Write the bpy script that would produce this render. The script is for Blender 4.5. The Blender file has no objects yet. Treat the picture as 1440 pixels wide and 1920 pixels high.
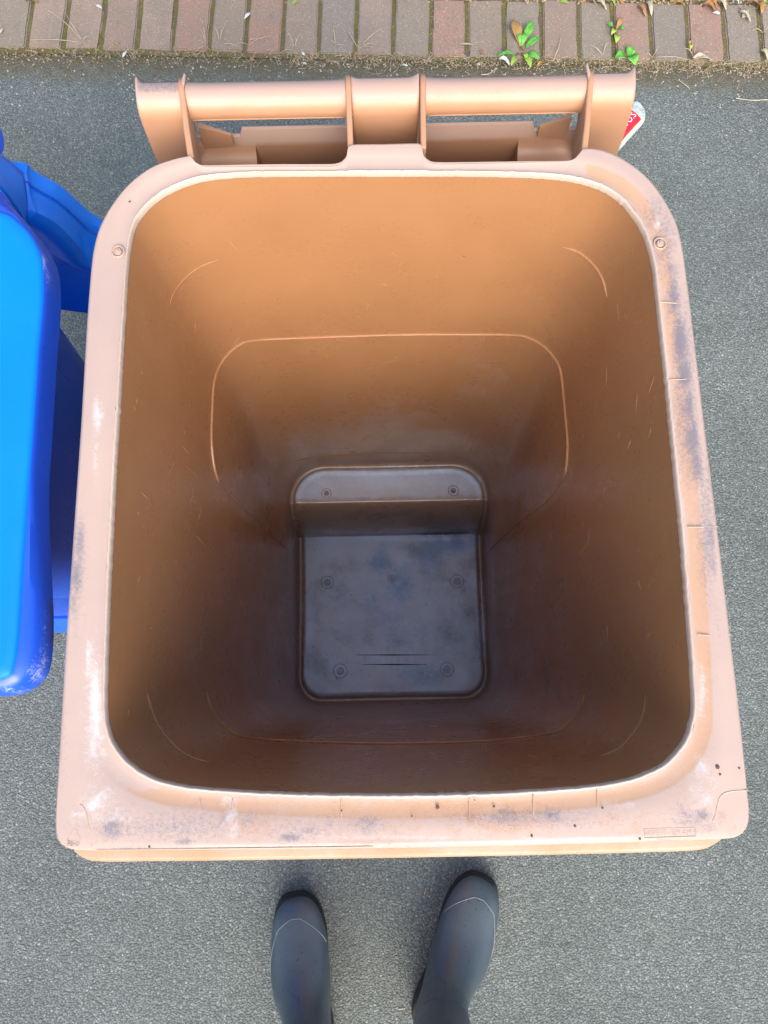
import bpy, bmesh, math, random
import numpy as np
from mathutils import Vector, Matrix, noise
PI = math.pi; R = math.radians
random.seed(7)
sc = bpy.context.scene
C = sc.collection

# ------------------------------------------------------------------ camera, world, sun, exposure
CAMZ = 1.68; FPX = 1442.0; TH = R(12.0)
cam = bpy.data.cameras.new('camera'); cam.sensor_fit = 'VERTICAL'; cam.sensor_height = 36.0
cam.lens = FPX / 1920 * 36; cam.clip_start = 0.02; cam.clip_end = 400
co = bpy.data.objects.new('camera', cam); C.objects.link(co)
co.location = (0, 0, CAMZ); co.rotation_euler = (TH, 0, 0); sc.camera = co
w = bpy.data.worlds.new('World'); sc.world = w; w.use_nodes = True
nt = w.node_tree; bg = nt.nodes['Background']
sky = nt.nodes.new('ShaderNodeTexSky'); sky.sky_type = 'NISHITA'; sky.sun_disc = False
SUN_EL = R(42); SUN_AZ = R(172)            # azimuth clockwise from +Y
sky.sun_elevation = SUN_EL; sky.sun_rotation = SUN_AZ
sky.air_density = 1.0; sky.dust_density = 3.5; sky.ozone_density = 1.0
nt.links.new(sky.outputs[0], bg.inputs[0]); bg.inputs[1].default_value = 0.15
sl = bpy.data.lights.new('sun', 'SUN'); sl.energy = 1.75; sl.angle = R(50); sl.color = (1.0, 0.93, 0.84)
so = bpy.data.objects.new('sun', sl); C.objects.link(so)
sd = Vector((math.sin(SUN_AZ)*math.cos(SUN_EL), math.cos(SUN_AZ)*math.cos(SUN_EL), math.sin(SUN_EL)))
so.rotation_euler = sd.to_track_quat('Z', 'Y').to_euler(); so.location = (0, -3, 5)
sc.view_settings.view_transform = 'Standard'; sc.view_settings.look = 'None'
sc.view_settings.gamma = 1; sc.view_settings.use_curve_mapping = False
sc.view_settings.exposure = 1.24

# ------------------------------------------------------------------ measuring helpers
cT, sT = math.cos(TH), math.sin(TH)
def ray(px, py):
    x = (px-720)/FPX; v = (960-py)/FPX
    return Vector((x, sT + v*cT, -cT + v*sT))
def U(px, py, z=0.0):
    d = ray(px, py); t = (z-CAMZ)/d.z
    return Vector((d.x*t, d.y*t, z))
def UY(px, py, Y):
    d = ray(px, py); t = Y/d.y
    return Vector((d.x*t, Y, CAMZ+d.z*t))
def proj(x, y, z):
    dz = z-CAMZ
    dep = y*sT - dz*cT; up = y*cT + dz*sT
    return 720+FPX*x/dep, 960-FPX*up/dep

# ------------------------------------------------------------------ object helpers
def build(name, V, F, mat=None, parent=None, smooth=True, sharp=35, attrs=None):
    me = bpy.data.meshes.new(name)
    if parent is not None and 'inv' in REG.get(parent.name, {}):
        M = REG[parent.name]['inv']; V = [M @ Vector(v) for v in V]
    me.from_pydata([tuple(v) for v in V], [], F); me.validate(); me.update()
    if smooth:
        me.polygons.foreach_set('use_smooth', [True]*len(me.polygons))
        if sharp: me.set_sharp_from_angle(angle=R(sharp))
    if attrs:
        for k, a in attrs.items():
            at = me.attributes.new(k, 'FLOAT', 'POINT'); at.data.foreach_set('value', list(a))
    o = bpy.data.objects.new(name, me); C.objects.link(o)
    if mat: me.materials.append(mat)
    if parent:
        o.parent = parent
        REG[o.name] = REG.get(parent.name, {})
    return o
REG = {}
def thing(name, label, cat, loc=(0, 0, 0), rz=0.0, group=None):
    o = bpy.data.objects.new(name, None); C.objects.link(o); o.empty_display_size = .05
    o.location = loc; o.rotation_euler = (0, 0, rz)
    o['label'] = label; o['category'] = cat
    if group: o['group'] = group
    REG[o.name] = {'inv': (Matrix.Translation(loc) @ Matrix.Rotation(rz, 4, 'Z')).inverted()}
    return o
def tag(o, label, cat, group=None):
    o['label'] = label; o['category'] = cat
    if group: o['group'] = group
    return o
def bev(o, wd=.002, seg=2):
    m = o.modifiers.new('bevel', 'BEVEL'); m.width = wd; m.segments = seg; m.limit_method = 'ANGLE'; m.angle_limit = R(40)
    return o
def loft(rings, closed=True, cap0=False, cap1=False):
    V = []; F = []; n = len(rings[0])
    for r in rings: V += [Vector(p) for p in r]
    for i in range(len(rings)-1):
        for j in range(n if closed else n-1):
            k = (j+1) % n
            F.append((i*n+j, i*n+k, (i+1)*n+k, (i+1)*n+j))
    if cap0: F.append(tuple(range(n))[::-1])
    if cap1: F.append(tuple(range((len(rings)-1)*n, len(rings)*n)))
    return V, F
def tube(path, rad, n=8, caps=True):
    path = [Vector(p) for p in path]; rings = []
    rr = rad if isinstance(rad, (list, tuple)) else [rad]*len(path)
    prev = None
    for i, p in enumerate(path):
        t = (path[min(i+1, len(path)-1)] - path[max(i-1, 0)]).normalized()
        if prev is None:
            a = Vector((0, 0, 1)) if abs(t.z) < .9 else Vector((1, 0, 0))
            x = t.cross(a).normalized()
        else:
            x = (prev - t*prev.dot(t)).normalized()
        prev = x; y = t.cross(x)
        rings.append([p + (x*math.cos(2*PI*k/n) + y*math.sin(2*PI*k/n))*rr[i] for k in range(n)])
    return loft(rings, True, caps, caps)
def join(parts):
    V = []; F = []
    for v, f in parts:
        o = len(V); V += list(v); F += [tuple(i+o for i in q) for q in f]
    return V, F
def box(c, s, M=None):
    V = [Vector((c[0]+x*s[0]/2, c[1]+y*s[1]/2, c[2]+z*s[2]/2)) for x in (-1, 1) for y in (-1, 1) for z in (-1, 1)]
    if M: V = [M @ v for v in V]
    return V, [(0,1,3,2), (4,6,7,5), (0,4,5,1), (2,3,7,6), (0,2,6,4), (1,5,7,3)]
def prism(poly, d):
    """poly: list of Vectors, extruded by the vector d"""
    n = len(poly); d = Vector(d)
    V = [Vector(p) for p in poly] + [Vector(p)+d for p in poly]
    F = [tuple(range(n))[::-1], tuple(range(n, 2*n))] + [(i, (i+1) % n, n+(i+1) % n, n+i) for i in range(n)]
    return V, F
def catmull(pts, m=8, closed=True):
    out = []; n = len(pts)
    rng = range(n) if closed else range(n-1)
    for i in rng:
        if closed: p0, p1, p2, p3 = (Vector(pts[(i+k-1) % n]) for k in range(4))
        else: p0, p1, p2, p3 = Vector(pts[max(i-1,0)]), Vector(pts[i]), Vector(pts[i+1]), Vector(pts[min(i+2,n-1)])
        for j in range(m):
            t = j/m
            out.append(0.5*((2*p1) + (p2-p0)*t + (2*p0-5*p1+4*p2-p3)*t*t + (3*p1-p0-3*p2+p3)*t**3))
    if not closed: out.append(Vector(pts[-1]))
    return out
def ell(px, py, L):
    """max of soft elliptical blobs given as (x, y, rx, ry, strength)"""
    m = 0.0
    for (x, y, rx, ry, s) in L:
        d = ((px-x)/rx)**2 + ((py-y)/ry)**2
        if d < 4: m = max(m, s*math.exp(-d*1.1))
    return m

# ------------------------------------------------------------------ materials
class NT:
    def __init__(s, name):
        s.m = bpy.data.materials.new(name); s.m.use_nodes = True; s.t = s.m.node_tree
        s.b = s.t.nodes['Principled BSDF']
    def n(s, typ, ins=None, **kw):
        q = s.t.nodes.new('ShaderNode'+typ)
        for k, v in kw.items(): setattr(q, k, v)
        for k, v in (ins or {}).items(): s.set(q.inputs[k], v)
        return q
    def set(s, inp, v):
        if isinstance(v, bpy.types.NodeSocket): s.t.links.new(v, inp)
        elif isinstance(v, bpy.types.Node): s.t.links.new(v.outputs[0], inp)
        else: inp.default_value = v
    def obj(s, scale=None):
        c = s.n('TexCoord').outputs['Object']
        if scale: c = s.n('Mapping', {'Vector': c, 'Scale': scale}).outputs[0]
        return c
    def noise(s, sc_, det=4, rough=.55, vec=None, out=0, dist=0.0):
        q = s.n('TexNoise', {'Scale': sc_, 'Detail': det, 'Roughness': rough, 'Distortion': dist, 'Vector': vec if vec is not None else s.obj()})
        return q.outputs[out]
    def vor(s, sc_, feature='F1', out='Distance', vec=None, rnd=1.0):
        q = s.n('TexVoronoi', feature=feature); s.set(q.inputs['Scale'], sc_); s.set(q.inputs['Randomness'], rnd)
        s.set(q.inputs['Vector'], vec if vec is not None else s.obj()); return q.outputs[out]
    def ramp(s, f, stops):
        q = s.n('ValToRGB', {'Fac': f}); e = q.color_ramp.elements
        while len(e) < len(stops): e.new(.5)
        for i, (p, c) in enumerate(stops):
            e[i].position = p; e[i].color = (c, c, c, 1) if isinstance(c, (int, float)) else (*c, 1)
        return q.outputs[0]
    def mix(s, f, a, b, blend='MIX'):
        q = s.n('Mix', data_type='RGBA', blend_type=blend)
        s.set(q.inputs[0], f)
        s.set(q.inputs[6], (*a, 1) if isinstance(a, tuple) and len(a) == 3 else a)
        s.set(q.inputs[7], (*b, 1) if isinstance(b, tuple) and len(b) == 3 else b); return q.outputs[2]
    def math(s, op, a, b=0.0, clamp=False):
        q = s.n('Math', operation=op, use_clamp=clamp); s.set(q.inputs[0], a); s.set(q.inputs[1], b); return q.outputs[0]
    def mr(s, v, a, b, c=0.0, d=1.0):
        return s.n('MapRange', {'Value': v, 'From Min': a, 'From Max': b, 'To Min': c, 'To Max': d}).outputs[0]
    def bump(s, h, st, dist, nrm=None):
        i = {'Height': h, 'Strength': st, 'Distance': dist}
        if nrm is not None: i['Normal'] = nrm
        return s.n('Bump', i).outputs[0]
    def attr(s, name): return s.n('Attribute', attribute_name=name).outputs['Fac']
    def out(s, col, rough=.5, nrm=None, spec=.5):
        if isinstance(col, tuple): col = (*col, 1)
        s.set(s.b.inputs['Base Color'], col); s.set(s.b.inputs['Roughness'], rough)
        s.b.inputs['Specular IOR Level'].default_value = spec
        if nrm is not None: s.set(s.b.inputs['Normal'], nrm)
        return s.m

def plastic(name, c1, c2, rough=.4, scratch=(.75, .5, .35), sc_amt=.5, masks=(), bumps=.25, streak=True, stain_sheen=None):
    t = NT(name)
    big = t.noise(5, 5, .6)
    col = t.mix(t.mr(big, .35, .65), c1, c2)
    fine = t.noise(420, 3, .6)
    rg = t.mr(t.noise(18, 6, .65), .3, .7, rough-.07, rough+.09)
    if sc_amt > 0:
        st = t.noise(1.0, 5, .8, vec=t.obj((260, 260, 14)))
        st = t.mr(st, .74, .80)
        st = t.math('MULTIPLY', st, t.mr(t.noise(14, 2), .52, .62), True)
        allm = t.math('MULTIPLY', st, sc_amt, True)
        col = t.mix(allm, col, scratch)
    if stain_sheen:
        # wear, stain and painted sheen patches: (attribute, colour, noise scale, roughness)
        for (a, c, ns, rr) in stain_sheen:
            m = t.math('ADD', t.attr(a), t.mr(t.noise(ns, 8, .8), .2, .8, -.5, .5))
            m = t.math('ADD', m, t.mr(t.noise(900, 2, .7), .3, .7, -.18, .18))
            m = t.mr(m, .22, .75)
            m = t.math('MULTIPLY', m, t.mr(t.attr(a), .02, .12), True)
            col = t.mix(t.math('MULTIPLY', m, .85), col, c)
            if rr is not None: rg = t.math('ADD', rg, t.math('MULTIPLY', m, rr))
    nr = t.bump(fine, bumps, .0004)
    nr = t.bump(t.noise(9, 4), .18, .004, nr)
    return t.out(col, rg, nr)

M = {}
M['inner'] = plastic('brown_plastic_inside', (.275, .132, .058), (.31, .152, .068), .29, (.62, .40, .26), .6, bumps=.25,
    stain_sheen=[('wall_sheen', (.36, .28, .265), 7, .03), ('grit', (.16, .085, .05), 40, .1)])  # grey tint paints sky sheen and fill light into the lower walls
M['brown'] = plastic('brown_plastic', (.36, .19, .108), (.41, .225, .13), .42, (.75, .58, .46), .4)
M['strap'] = plastic('brown_plastic_sheen_top', (.36, .19, .108), (.41, .225, .13), .42, (.75, .58, .46), .4, stain_sheen=[('sky_sheen', (.37, .262, .22), 8, .06), ('scuff', (.16, .14, .16), 220, .15)])  # paler pink on the tops puts sky sheen into the colour; scuffs are wear
M['rim'] = plastic('faded_brown_rim', (.365, .272, .235), (.42, .31, .255), .45, (.8, .66, .58), .25,
    stain_sheen=[('groove_orange', (.42, .25, .15), 12, -.05), ('rust', (.36, .19, .10), 60, .1), ('scuff', (.13, .125, .155), 260, .15), ('chalk', (.47, .455, .455), 150, .2)])
M['lip'] = plastic('front_lip_plastic', (.31, .20, .14), (.35, .235, .17), .45, (.5, .4, .33), .3, stain_sheen=[('rust', (.36, .18, .08), 50, .1), ('scuff', (.2, .17, .17), 200, .1)])
M['bead'] = plastic('worn_rim_edge', (.40, .31, .25), (.45, .36, .30), .5, (.6, .54, .48), .5, bumps=.6)
M['ridge'] = plastic('brown_ridge', (.35, .172, .082), (.38, .19, .098), .35, (.8, .6, .45), .2)
M['floor'] = plastic('stained_bin_base', (.50, .475, .475), (.38, .42, .50), .22, (.08, .07, .07), .8,
    stain_sheen=[('brn', (.33, .18, .09), 50, .08), ('wet_reflect', (.07, .17, .38), 22, -.05), ('grime', (.06, .055, .05), 30, .05), ('pale', (.56, .62, .74), 40, 0)])
_f = M['floor'].node_tree.nodes['Principled BSDF']; _f.inputs['Specular IOR Level'].default_value = .9; _f.inputs['Coat Weight'].default_value = .8; _f.inputs['Coat Roughness'].default_value = .16
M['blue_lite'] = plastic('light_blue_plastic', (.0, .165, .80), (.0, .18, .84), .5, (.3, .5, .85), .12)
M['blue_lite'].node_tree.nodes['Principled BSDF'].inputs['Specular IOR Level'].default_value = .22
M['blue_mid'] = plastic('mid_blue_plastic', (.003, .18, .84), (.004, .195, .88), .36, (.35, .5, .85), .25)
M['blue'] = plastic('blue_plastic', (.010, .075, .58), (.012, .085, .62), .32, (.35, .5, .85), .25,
    stain_sheen=[('worn', (.55, .65, .85), 300, .2)])
M['rubber'] = NT('black_rubber').out((.02, .02, .022), .6)
t = NT('metal_axle'); t.b.inputs['Metallic'].default_value = .9; M['axle'] = t.out((.4, .4, .4), .4)

def m_asphalt():
    t = NT('asphalt')
    c = t.obj()
    wob = t.n('TexNoise', {'Scale': 90.0, 'Detail': 2.0, 'Vector': c}).outputs['Color']
    vec = t.n('VectorMath', {0: c, 1: t.n('VectorMath', {0: wob, 'Scale': .004}, operation='SCALE').outputs[0]}, operation='ADD').outputs[0]
    d1 = t.vor(255, vec=vec); cc = t.vor(255, out='Color', vec=vec)
    bw = t.n('SeparateColor', {0: cc}).outputs[0]
    d2 = t.vor(420, vec=vec)
    v = t.ramp(bw, [(0, (.100, .116, .110)), (.45, (.140, .164, .154)), (.8, (.182, .208, .195)), (.965, (.22, .248, .232)), (1, (.31, .34, .32))])
    v = t.mix(t.mr(d1, .25, .75, 0, .75), v, (.048, .056, .054))
    v = t.mix(t.mr(t.noise(520, 2), .45, .75, 0, .35), v, (.18, .195, .19))
    pat = t.mr(t.noise(2.3, 7, .62), .3, .7, .82, 1.17)
    v = t.mix(1.0, v, t.n('CombineColor', {0: pat, 1: pat, 2: pat}).outputs[0], 'MULTIPLY')
    sp = t.math('MULTIPLY', t.mr(t.vor(9), .14, .06), t.mr(t.noise(5, 2), .5, .6), True)
    v = t.mix(t.math('MULTIPLY', sp, .35), v, (.05, .052, .05))
    v = t.mix(t.mr(t.noise(7, 6, .7), .62, .72, 0, .3), v, (.20, .205, .18))
    # soil and moss washed along the brick edging
    s = t.n('SeparateXYZ', {0: c})
    edge = t.math('ADD', s.outputs[1], t.math('MULTIPLY', s.outputs[0], .021))
    em = t.mr(edge, 1.42, 1.54)
    mm = t.math('ADD', em, t.mr(t.noise(22, 7, .7), 0, 1, -.9, .55))
    v = t.mix(t.math('MULTIPLY', t.mr(mm, .0, .50), .8), v, t.mix(t.mr(t.noise(60, 4), .4, .6), (.085, .075, .042), (.115, .095, .062)))
    h = t.math('ADD', t.mr(d1, 0, .8, 1, 0), t.math('MULTIPLY', t.mr(d2, 0, .8, 1, 0), .35))
    nr = t.bump(h, .62, .0028)
    return t.out(v, t.mr(bw, 0, 1, .7, .9), nr, .25)
M['asphalt'] = m_asphalt()

def m_brick():
    t = NT('block_paver')
    c = t.obj(); oi = t.n('ObjectInfo')
    cc = t.n('VectorMath', {0: c, 1: oi.outputs['Location']}, operation='ADD').outputs[0]
    base = oi.outputs['Color']
    n1 = t.noise(14, 6, .65, cc)
    col = t.mix(t.mr(n1, .35, .65, 0, .75), base, (.23, .195, .155))
    n2 = t.noise(300, 3, .7, cc)
    col = t.mix(t.mr(n2, .35, .7, 0, .75), col, (.13, .108, .085)); col = t.mix(t.mr(t.noise(90, 4, .7, cc), .5, .7, 0, .4), col, (.22, .19, .15))
    cell = t.n('SeparateColor', {0: t.vor(210, out='Color', vec=cc)}).outputs[1]
    dist = t.vor(210, vec=cc)
    sp = t.math('MULTIPLY', t.mr(cell, .76, .80), t.mr(dist, .36, .22), True)
    col = t.mix(t.math('MULTIPLY', sp, .6), col, (.42, .37, .31))
    mo = t.mr(t.noise(24, 6, .7, cc), .60, .72)
    col = t.mix(t.math('MULTIPLY', mo, .5), col, (.12, .11, .06))
    nr = t.bump(t.noise(260, 4, .7, cc), .7, .0018)
    return t.out(col, .85, nr, .3)
M['brick'] = m_brick()
t = NT('joint_soil_and_moss')
a = t.mix(t.mr(t.noise(35, 6, .7), .42, .58), (.135, .11, .075), (.115, .11, .035))
a = t.mix(t.mr(t.noise(260, 3), .6, .75), a, (.3, .25, .17))
M['soil'] = t.out(a, .95, t.bump(t.noise(180, 5, .7), 1, .005), .2)
t = NT('kerb_concrete'); a = t.mix(t.noise(200, 5, .7), (.30, .31, .30), (.42, .43, .41))
M['kerb'] = t.out(a, .9, t.bump(t.noise(160, 4), .6, .002), .3)
t = NT('verge_earth'); M['verge'] = t.out(t.mix(t.noise(12, 6, .7), (.06, .06, .03), (.11, .09, .05)), .95, t.bump(t.noise(60, 5), 1, .01))
def simple(name, a, b, rough=.6, sc_=60, bmp=.3):
    t = NT(name); cc = t.mix(t.mr(t.noise(sc_, 4, .6), .35, .65), a, b)
    return t.out(cc, rough, t.bump(t.noise(sc_*3, 3), bmp, .001), .4)
M['moss'] = simple('moss', (.085, .085, .02), (.16, .15, .045), .9, 200)
M['straw'] = simple('dry_straw', (.30, .25, .16), (.42, .35, .25), .7, 90)
M['litter'] = simple('plant_crumbs', (.20, .13, .07), (.42, .32, .20), .85, 150)
M['leafg'] = simple('fresh_green_leaf', (.07, .27, .03), (.13, .38, .055), .45, 70, .5)
M['leafy'] = simple('yellow_green_leaf', (.16, .30, .035), (.27, .36, .06), .5, 70, .5)
M['leafo'] = simple('orange_brown_leaf', (.30, .13, .045), (.30, .21, .06), .55, 60, .5)
M['dryb'] = simple('dry_brown_leaf', (.24, .11, .045), (.34, .20, .10), .7, 80, .6)
M['dryc'] = simple('dry_cream_leaf', (.30, .26, .18), (.42, .38, .28), .75, 80, .6)
M['white'] = simple('pale_fleck', (.42, .45, .44), (.52, .54, .52), .6, 90)
M['stalk'] = simple('purple_stalk', (.16, .06, .04), (.22, .12, .05), .6, 90)
M['chip'] = simple('pale_stone_chip', (.24, .24, .22), (.38, .37, .33), .8, 90)
M['tin'] = simple('can_silver', (.26, .32, .33), (.40, .46, .47), .25, 120, .6)
M['red'] = simple('can_red', (.60, .006, .03), (.66, .012, .04), .5, 120, .3)
M['gold'] = simple('can_gold', (.50, .34, .08), (.6, .45, .12), .4, 200)
M['print'] = simple('can_white_print', (.78, .80, .80), (.8, .82, .82), .4, 100)
def m_boot():
    t = NT('wellington_rubber')
    base = t.mix(t.mr(t.noise(16, 5, .6), .35, .65), (.036, .056, .070), (.052, .074, .090))
    dots = t.math('MULTIPLY', t.mr(t.vor(95, vec=t.n('VectorMath', {0: t.obj(), 1: t.n('VectorMath', {0: t.n('TexNoise', {'Scale': 30.0, 'Vector': t.obj()}).outputs['Color'], 'Scale': .03}, operation='SCALE').outputs[0]}, operation='ADD').outputs[0]), .24, .12), t.mr(t.noise(22, 3), .47, .55), True)
    base = t.mix(t.math('MULTIPLY', dots, .85), base, (.010, .012, .012))
    mud = t.math('MULTIPLY', t.mr(t.noise(150, 6, .85), .55, .62), t.mr(t.noise(24, 2), .56, .64), True)
    base = t.mix(mud, base, (.07, .065, .03))
    return t.out(base, t.mr(t.noise(40, 5), .3, .7, .46, .56), t.bump(t.noise(200, 3), .12, .0006), .8)
M['boot'] = m_boot()
_b = M['boot'].node_tree.nodes['Principled BSDF']; _b.inputs['Coat Weight'].default_value = .2; _b.inputs['Coat Roughness'].default_value = .5
M['sole'] = simple('boot_sole', (.012, .014, .015), (.02, .022, .024), .6, 80)
M['piping'] = simple('boot_piping', (.11, .14, .145), (.14, .17, .17), .5, 80)
M['cloth'] = simple('dark_trousers', (.012, .014, .02), (.02, .022, .03), .9, 300, .8)

# ------------------------------------------------------------------ ground
def structure(o): o['kind'] = 'structure'; return o
g = 40
structure(build('asphalt_path', [(-g, -g, 0), (g, -g, 0), (g, g, 0), (-g, g, 0)], [(0, 1, 2, 3)], M['asphalt'], smooth=False))

# line of the brick edging (slightly turned against the picture)
EA = U(0, 91, .008); EB = U(1440, 119, .008)
ed = (EB-EA); ed.z = 0; ed.normalize(); en = Vector((-ed.y, ed.x, 0))
E0 = EA - ed*0; BL = .176
def edge_pt(s, n, z): return E0 + ed*s + en*n + Vector((0, 0, z - E0.z))
def strip(name, s0, s1, n0, n1, z, mat):
    return build(name, [edge_pt(s0, n0, z), edge_pt(s1, n0, z), edge_pt(s1, n1, z), edge_pt(s0, n1, z)], [(0, 1, 2, 3)], mat, smooth=False)
pav = structure(strip('brick_edging_bed', -3, 5, -.012, BL+.012, .0075, M['soil']))
kv, kf = [], []
for s0 in np.arange(-3, 5, .9):
    v, f = box((0, 0, 0), (.892, .12, .10)); 
    Mx = Matrix.Translation(edge_pt(s0+.45, BL+.078, -.028)) @ Matrix.Rotation(math.atan2(ed.y, ed.x), 4, 'Z')
    kv.append(([Mx @ q for q in v], f))
kerb = structure(bev(build('kerb_stones', *join(kv), M['kerb'], smooth=False), .006, 2))
structure(strip('grass_verge', -6, 8, BL+.13, 8, .012, M['verge']))

# bricks
bx = [-14, 55, 122, 193, 259, 326, 395, 462, 530, 598, 667, 737, 807, 875, 945, 1015, 1085, 1150, 1220, 1290, 1359, 1427, 1496]
spos = []
for x in bx:
    p = U(x, 60 + x*.019, .008); spos.append((p-E0).dot(ed))
pitch = (spos[-1]-spos[0])/(len(spos)-1)
left = [spos[0]-pitch*k for k in range(12, 0, -1)]; right = [spos[-1]+pitch*k for k in range(1, 12)]
spos = left + spos + right
red = (.36, .205, .155); pk = (.35, .25, .195); gr = (.26, .22, .172); br = (.27, .21, .16); dk = (.20, .185, .16)
cols = [gr, pk, pk, (.31, .21, .16), pk, (.34, .195, .145), br, (.33, .19, .14), br, (.23, .205, .18), (.31, .23, .19), gr, red, (.27, .21, .16), gr,
        (.29, .195, .155), (.25, .215, .17), (.35, .195, .15), dk, (.34, .19, .15), (.225, .20, .17), gr]
protos = []
def brick_mesh(k):
    rnd = random.Random(k); me = bpy.data.meshes.new('brick')
    bm = bmesh.new(); bmesh.ops.create_cube(bm, size=1)
    for v in bm.verts:
        v.co.x *= .0885; v.co.y *= BL-.004; v.co.z *= .06
    bmesh.ops.bevel(bm, geom=[e for e in bm.edges if all(v.co.z > 0 for v in e.verts)] + [e for e in bm.edges if abs((e.verts[0].co-e.verts[1].co).z) > .03],
                    offset=.0035, segments=2, affect='EDGES')
    bmesh.ops.subdivide_edges(bm, edges=[e for e in bm.edges if e.calc_length() > .05], cuts=5, use_grid_fill=True)
    for v in bm.verts:
        q = noise.noise(v.co*40 + Vector((k*7, 0, 0)))
        v.co.x += q*.0032; v.co.y += noise.noise(v.co*45+Vector((0, k*5, 3)))*.0018
        if v.co.z > 0: v.co.z += noise.noise(v.co*30+Vector((k, 9, 3)))*.0012
    bm.to_mesh(me); bm.free(); me.materials.append(M['brick'])
    me.polygons.foreach_set('use_smooth', [True]*len(me.polygons)); me.set_sharp_from_angle(angle=R(50))
    return me
for k in range(5): protos.append(brick_mesh(k))
rb = math.atan2(ed.y, ed.x)
for i in range(len(spos)-1):
    o = bpy.data.objects.new('brick', protos[i % 5]); C.objects.link(o); o.parent = pav
    s = (spos[i]+spos[i+1])/2
    o.location = edge_pt(s, BL/2+random.uniform(-.002, .002), -.018 + random.uniform(-.0015, .0015))
    o.rotation_euler = (R(random.uniform(-.5, .5)), R(random.uniform(-.6, .6)), rb + R(random.uniform(-.6, .6)) + (PI if i % 2 else 0))
    wd = (spos[i+1]-spos[i]); o.scale = (min((wd-.0105)/.0885, 1.03), 1, 1)
    k = i-12
    c = cols[k] if 0 <= k < len(cols) else random.choice(cols)
    o.color = (*c, 1)

# moss cushions and crumbs (uncountable)
def lumps(name, pts, mat, flat=.6):
    V = []; F = []
    for (p, r) in pts:
        rot = random.uniform(0, PI); o = len(V)
        ring = 5
        for k in range(ring):
            a = rot+2*PI*k/ring; q = r*random.uniform(.7, 1.2)
            V.append(p+Vector((math.cos(a)*q, math.sin(a)*q, -.001)))
        V.append(p+Vector((random.uniform(-.3, .3)*r, random.uniform(-.3, .3)*r, r*flat)))
        for k in range(ring): F.append((o+k, o+(k+1) % ring, o+ring))
    o = build(name, V, F, mat, smooth=True, sharp=None); o['kind'] = 'stuff'; return o
pts = []
for s in spos:
    dens = random.choice([.2, .6, 1.0, 1.0])
    for _ in range(int(260*dens)):
        n_ = random.uniform(-.005, BL)
        if noise.noise(Vector((s*30, n_*22, 1))) < -.05: continue
        pts.append((edge_pt(s+random.gauss(0, .0024), n_, .0078), random.uniform(.001, .003)))
for _ in range(2600):
    s = random.uniform(-.4, 2.6); n_ = -abs(random.gauss(0, .018))+.004
    if noise.noise(Vector((s*9, 3, 1))) + random.uniform(-.4, .4) < 0: continue
    pts.append((edge_pt(s, n_, .004), random.uniform(.001, .003)))
lumps('moss', pts, M['moss'])
# crumbs and bits of straw along the edge
V = []; F = []
def bit(p, L, W, a, tilt=.3):
    d = Vector((math.cos(a), math.sin(a), random.uniform(-tilt, tilt)))*L/2; e = Vector((-math.sin(a), math.cos(a), random.uniform(-.5, .5)))*W/2
    o = len(V); V.extend([p-d-e, p+d-e*.6, p+d+e*.6, p-d+e]); F.append((o, o+1, o+2, o+3))
for _ in range(3800):
    s = random.uniform(-.3, 2.4)
    dens = .35 + .65*(noise.noise(Vector((s*4, 0, 5)))+.3) + (.3 if s > .75 else -.15)
    if random.random() > dens: continue
    n_ = -abs(random.gauss(.004, .020))+.002
    bit(edge_pt(s, n_, .006+random.uniform(0, .006)), random.uniform(.002, .008), random.uniform(.0008, .003), random.uniform(0, PI))
for _ in range(900):
    s = random.uniform(.9, 2.5); bit(edge_pt(s, BL+random.gauss(0, .008), .010+random.uniform(0, .01)), random.uniform(.003, .012), random.uniform(.001, .006), random.uniform(0, PI))
for _ in range(500):
    s = random.uniform(-.3, 2.4); bit(edge_pt(s, random.uniform(0, BL), .0145), random.uniform(.001, .005), random.uniform(.0006, .002), random.uniform(0, PI), .1)
o = build('plant_crumbs', V, F, M['litter'], smooth=False); o['kind'] = 'stuff'
V = []; F = []
for _ in range(1500):
    s = random.uniform(-.3, 2.4)
    if random.random() > .5 + (.4 if s > .75 else -.2): continue
    n_ = -abs(random.gauss(.004, .022))+.004
    bit(edge_pt(s, n_, .008+random.uniform(0, .007)), random.uniform(.008, .030), random.uniform(.0006, .0012), random.uniform(0, PI), .12)
for _ in range(90):
    bit(Vector((random.uniform(-1.1, 1.1), random.uniform(-.7, 1.4), .003)), random.uniform(.004, .014), random.uniform(.0008, .002), random.uniform(0, PI), .1)
o = build('straw_bits', V, F, M['straw'], smooth=False); o['kind'] = 'stuff'
pts = []
for _ in range(700):
    p = edge_pt(random.uniform(-.5, 2.6), -abs(random.gauss(0, .10)), .001); pts.append((p, random.uniform(.0012, .0032)))
for _ in range(250):
    pts.append((Vector((random.uniform(-1.2, 1.2), random.uniform(-.6, 1.4), .001)), random.uniform(.001, .0022)))
lumps('stone_chips', pts, M['chip'], .8)

# ------------------------------------------------------------------ brown wheelie bin
RZ = R(1.1)
bin_ = thing('wheelie_bin', 'open brown wheelie bin with empty stained interior and faded scuffed rim', 'wheelie bin', (.0105, .17, 0), RZ)
BC = Vector((.0105, .17)); ex = Vector((math.cos(RZ), math.sin(RZ), 0)); ey = Vector((-math.sin(RZ), math.cos(RZ), 0))
def W(lx, ly, z): return Vector((BC.x, BC.y, 0)) + ex*lx + ey*ly + Vector((0, 0, z))
def Lc(p):  # world -> local
    d = Vector((p[0]-BC.x, p[1]-BC.y, 0)); return Vector((d.dot(ex), d.dot(ey), p[2]))
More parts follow.
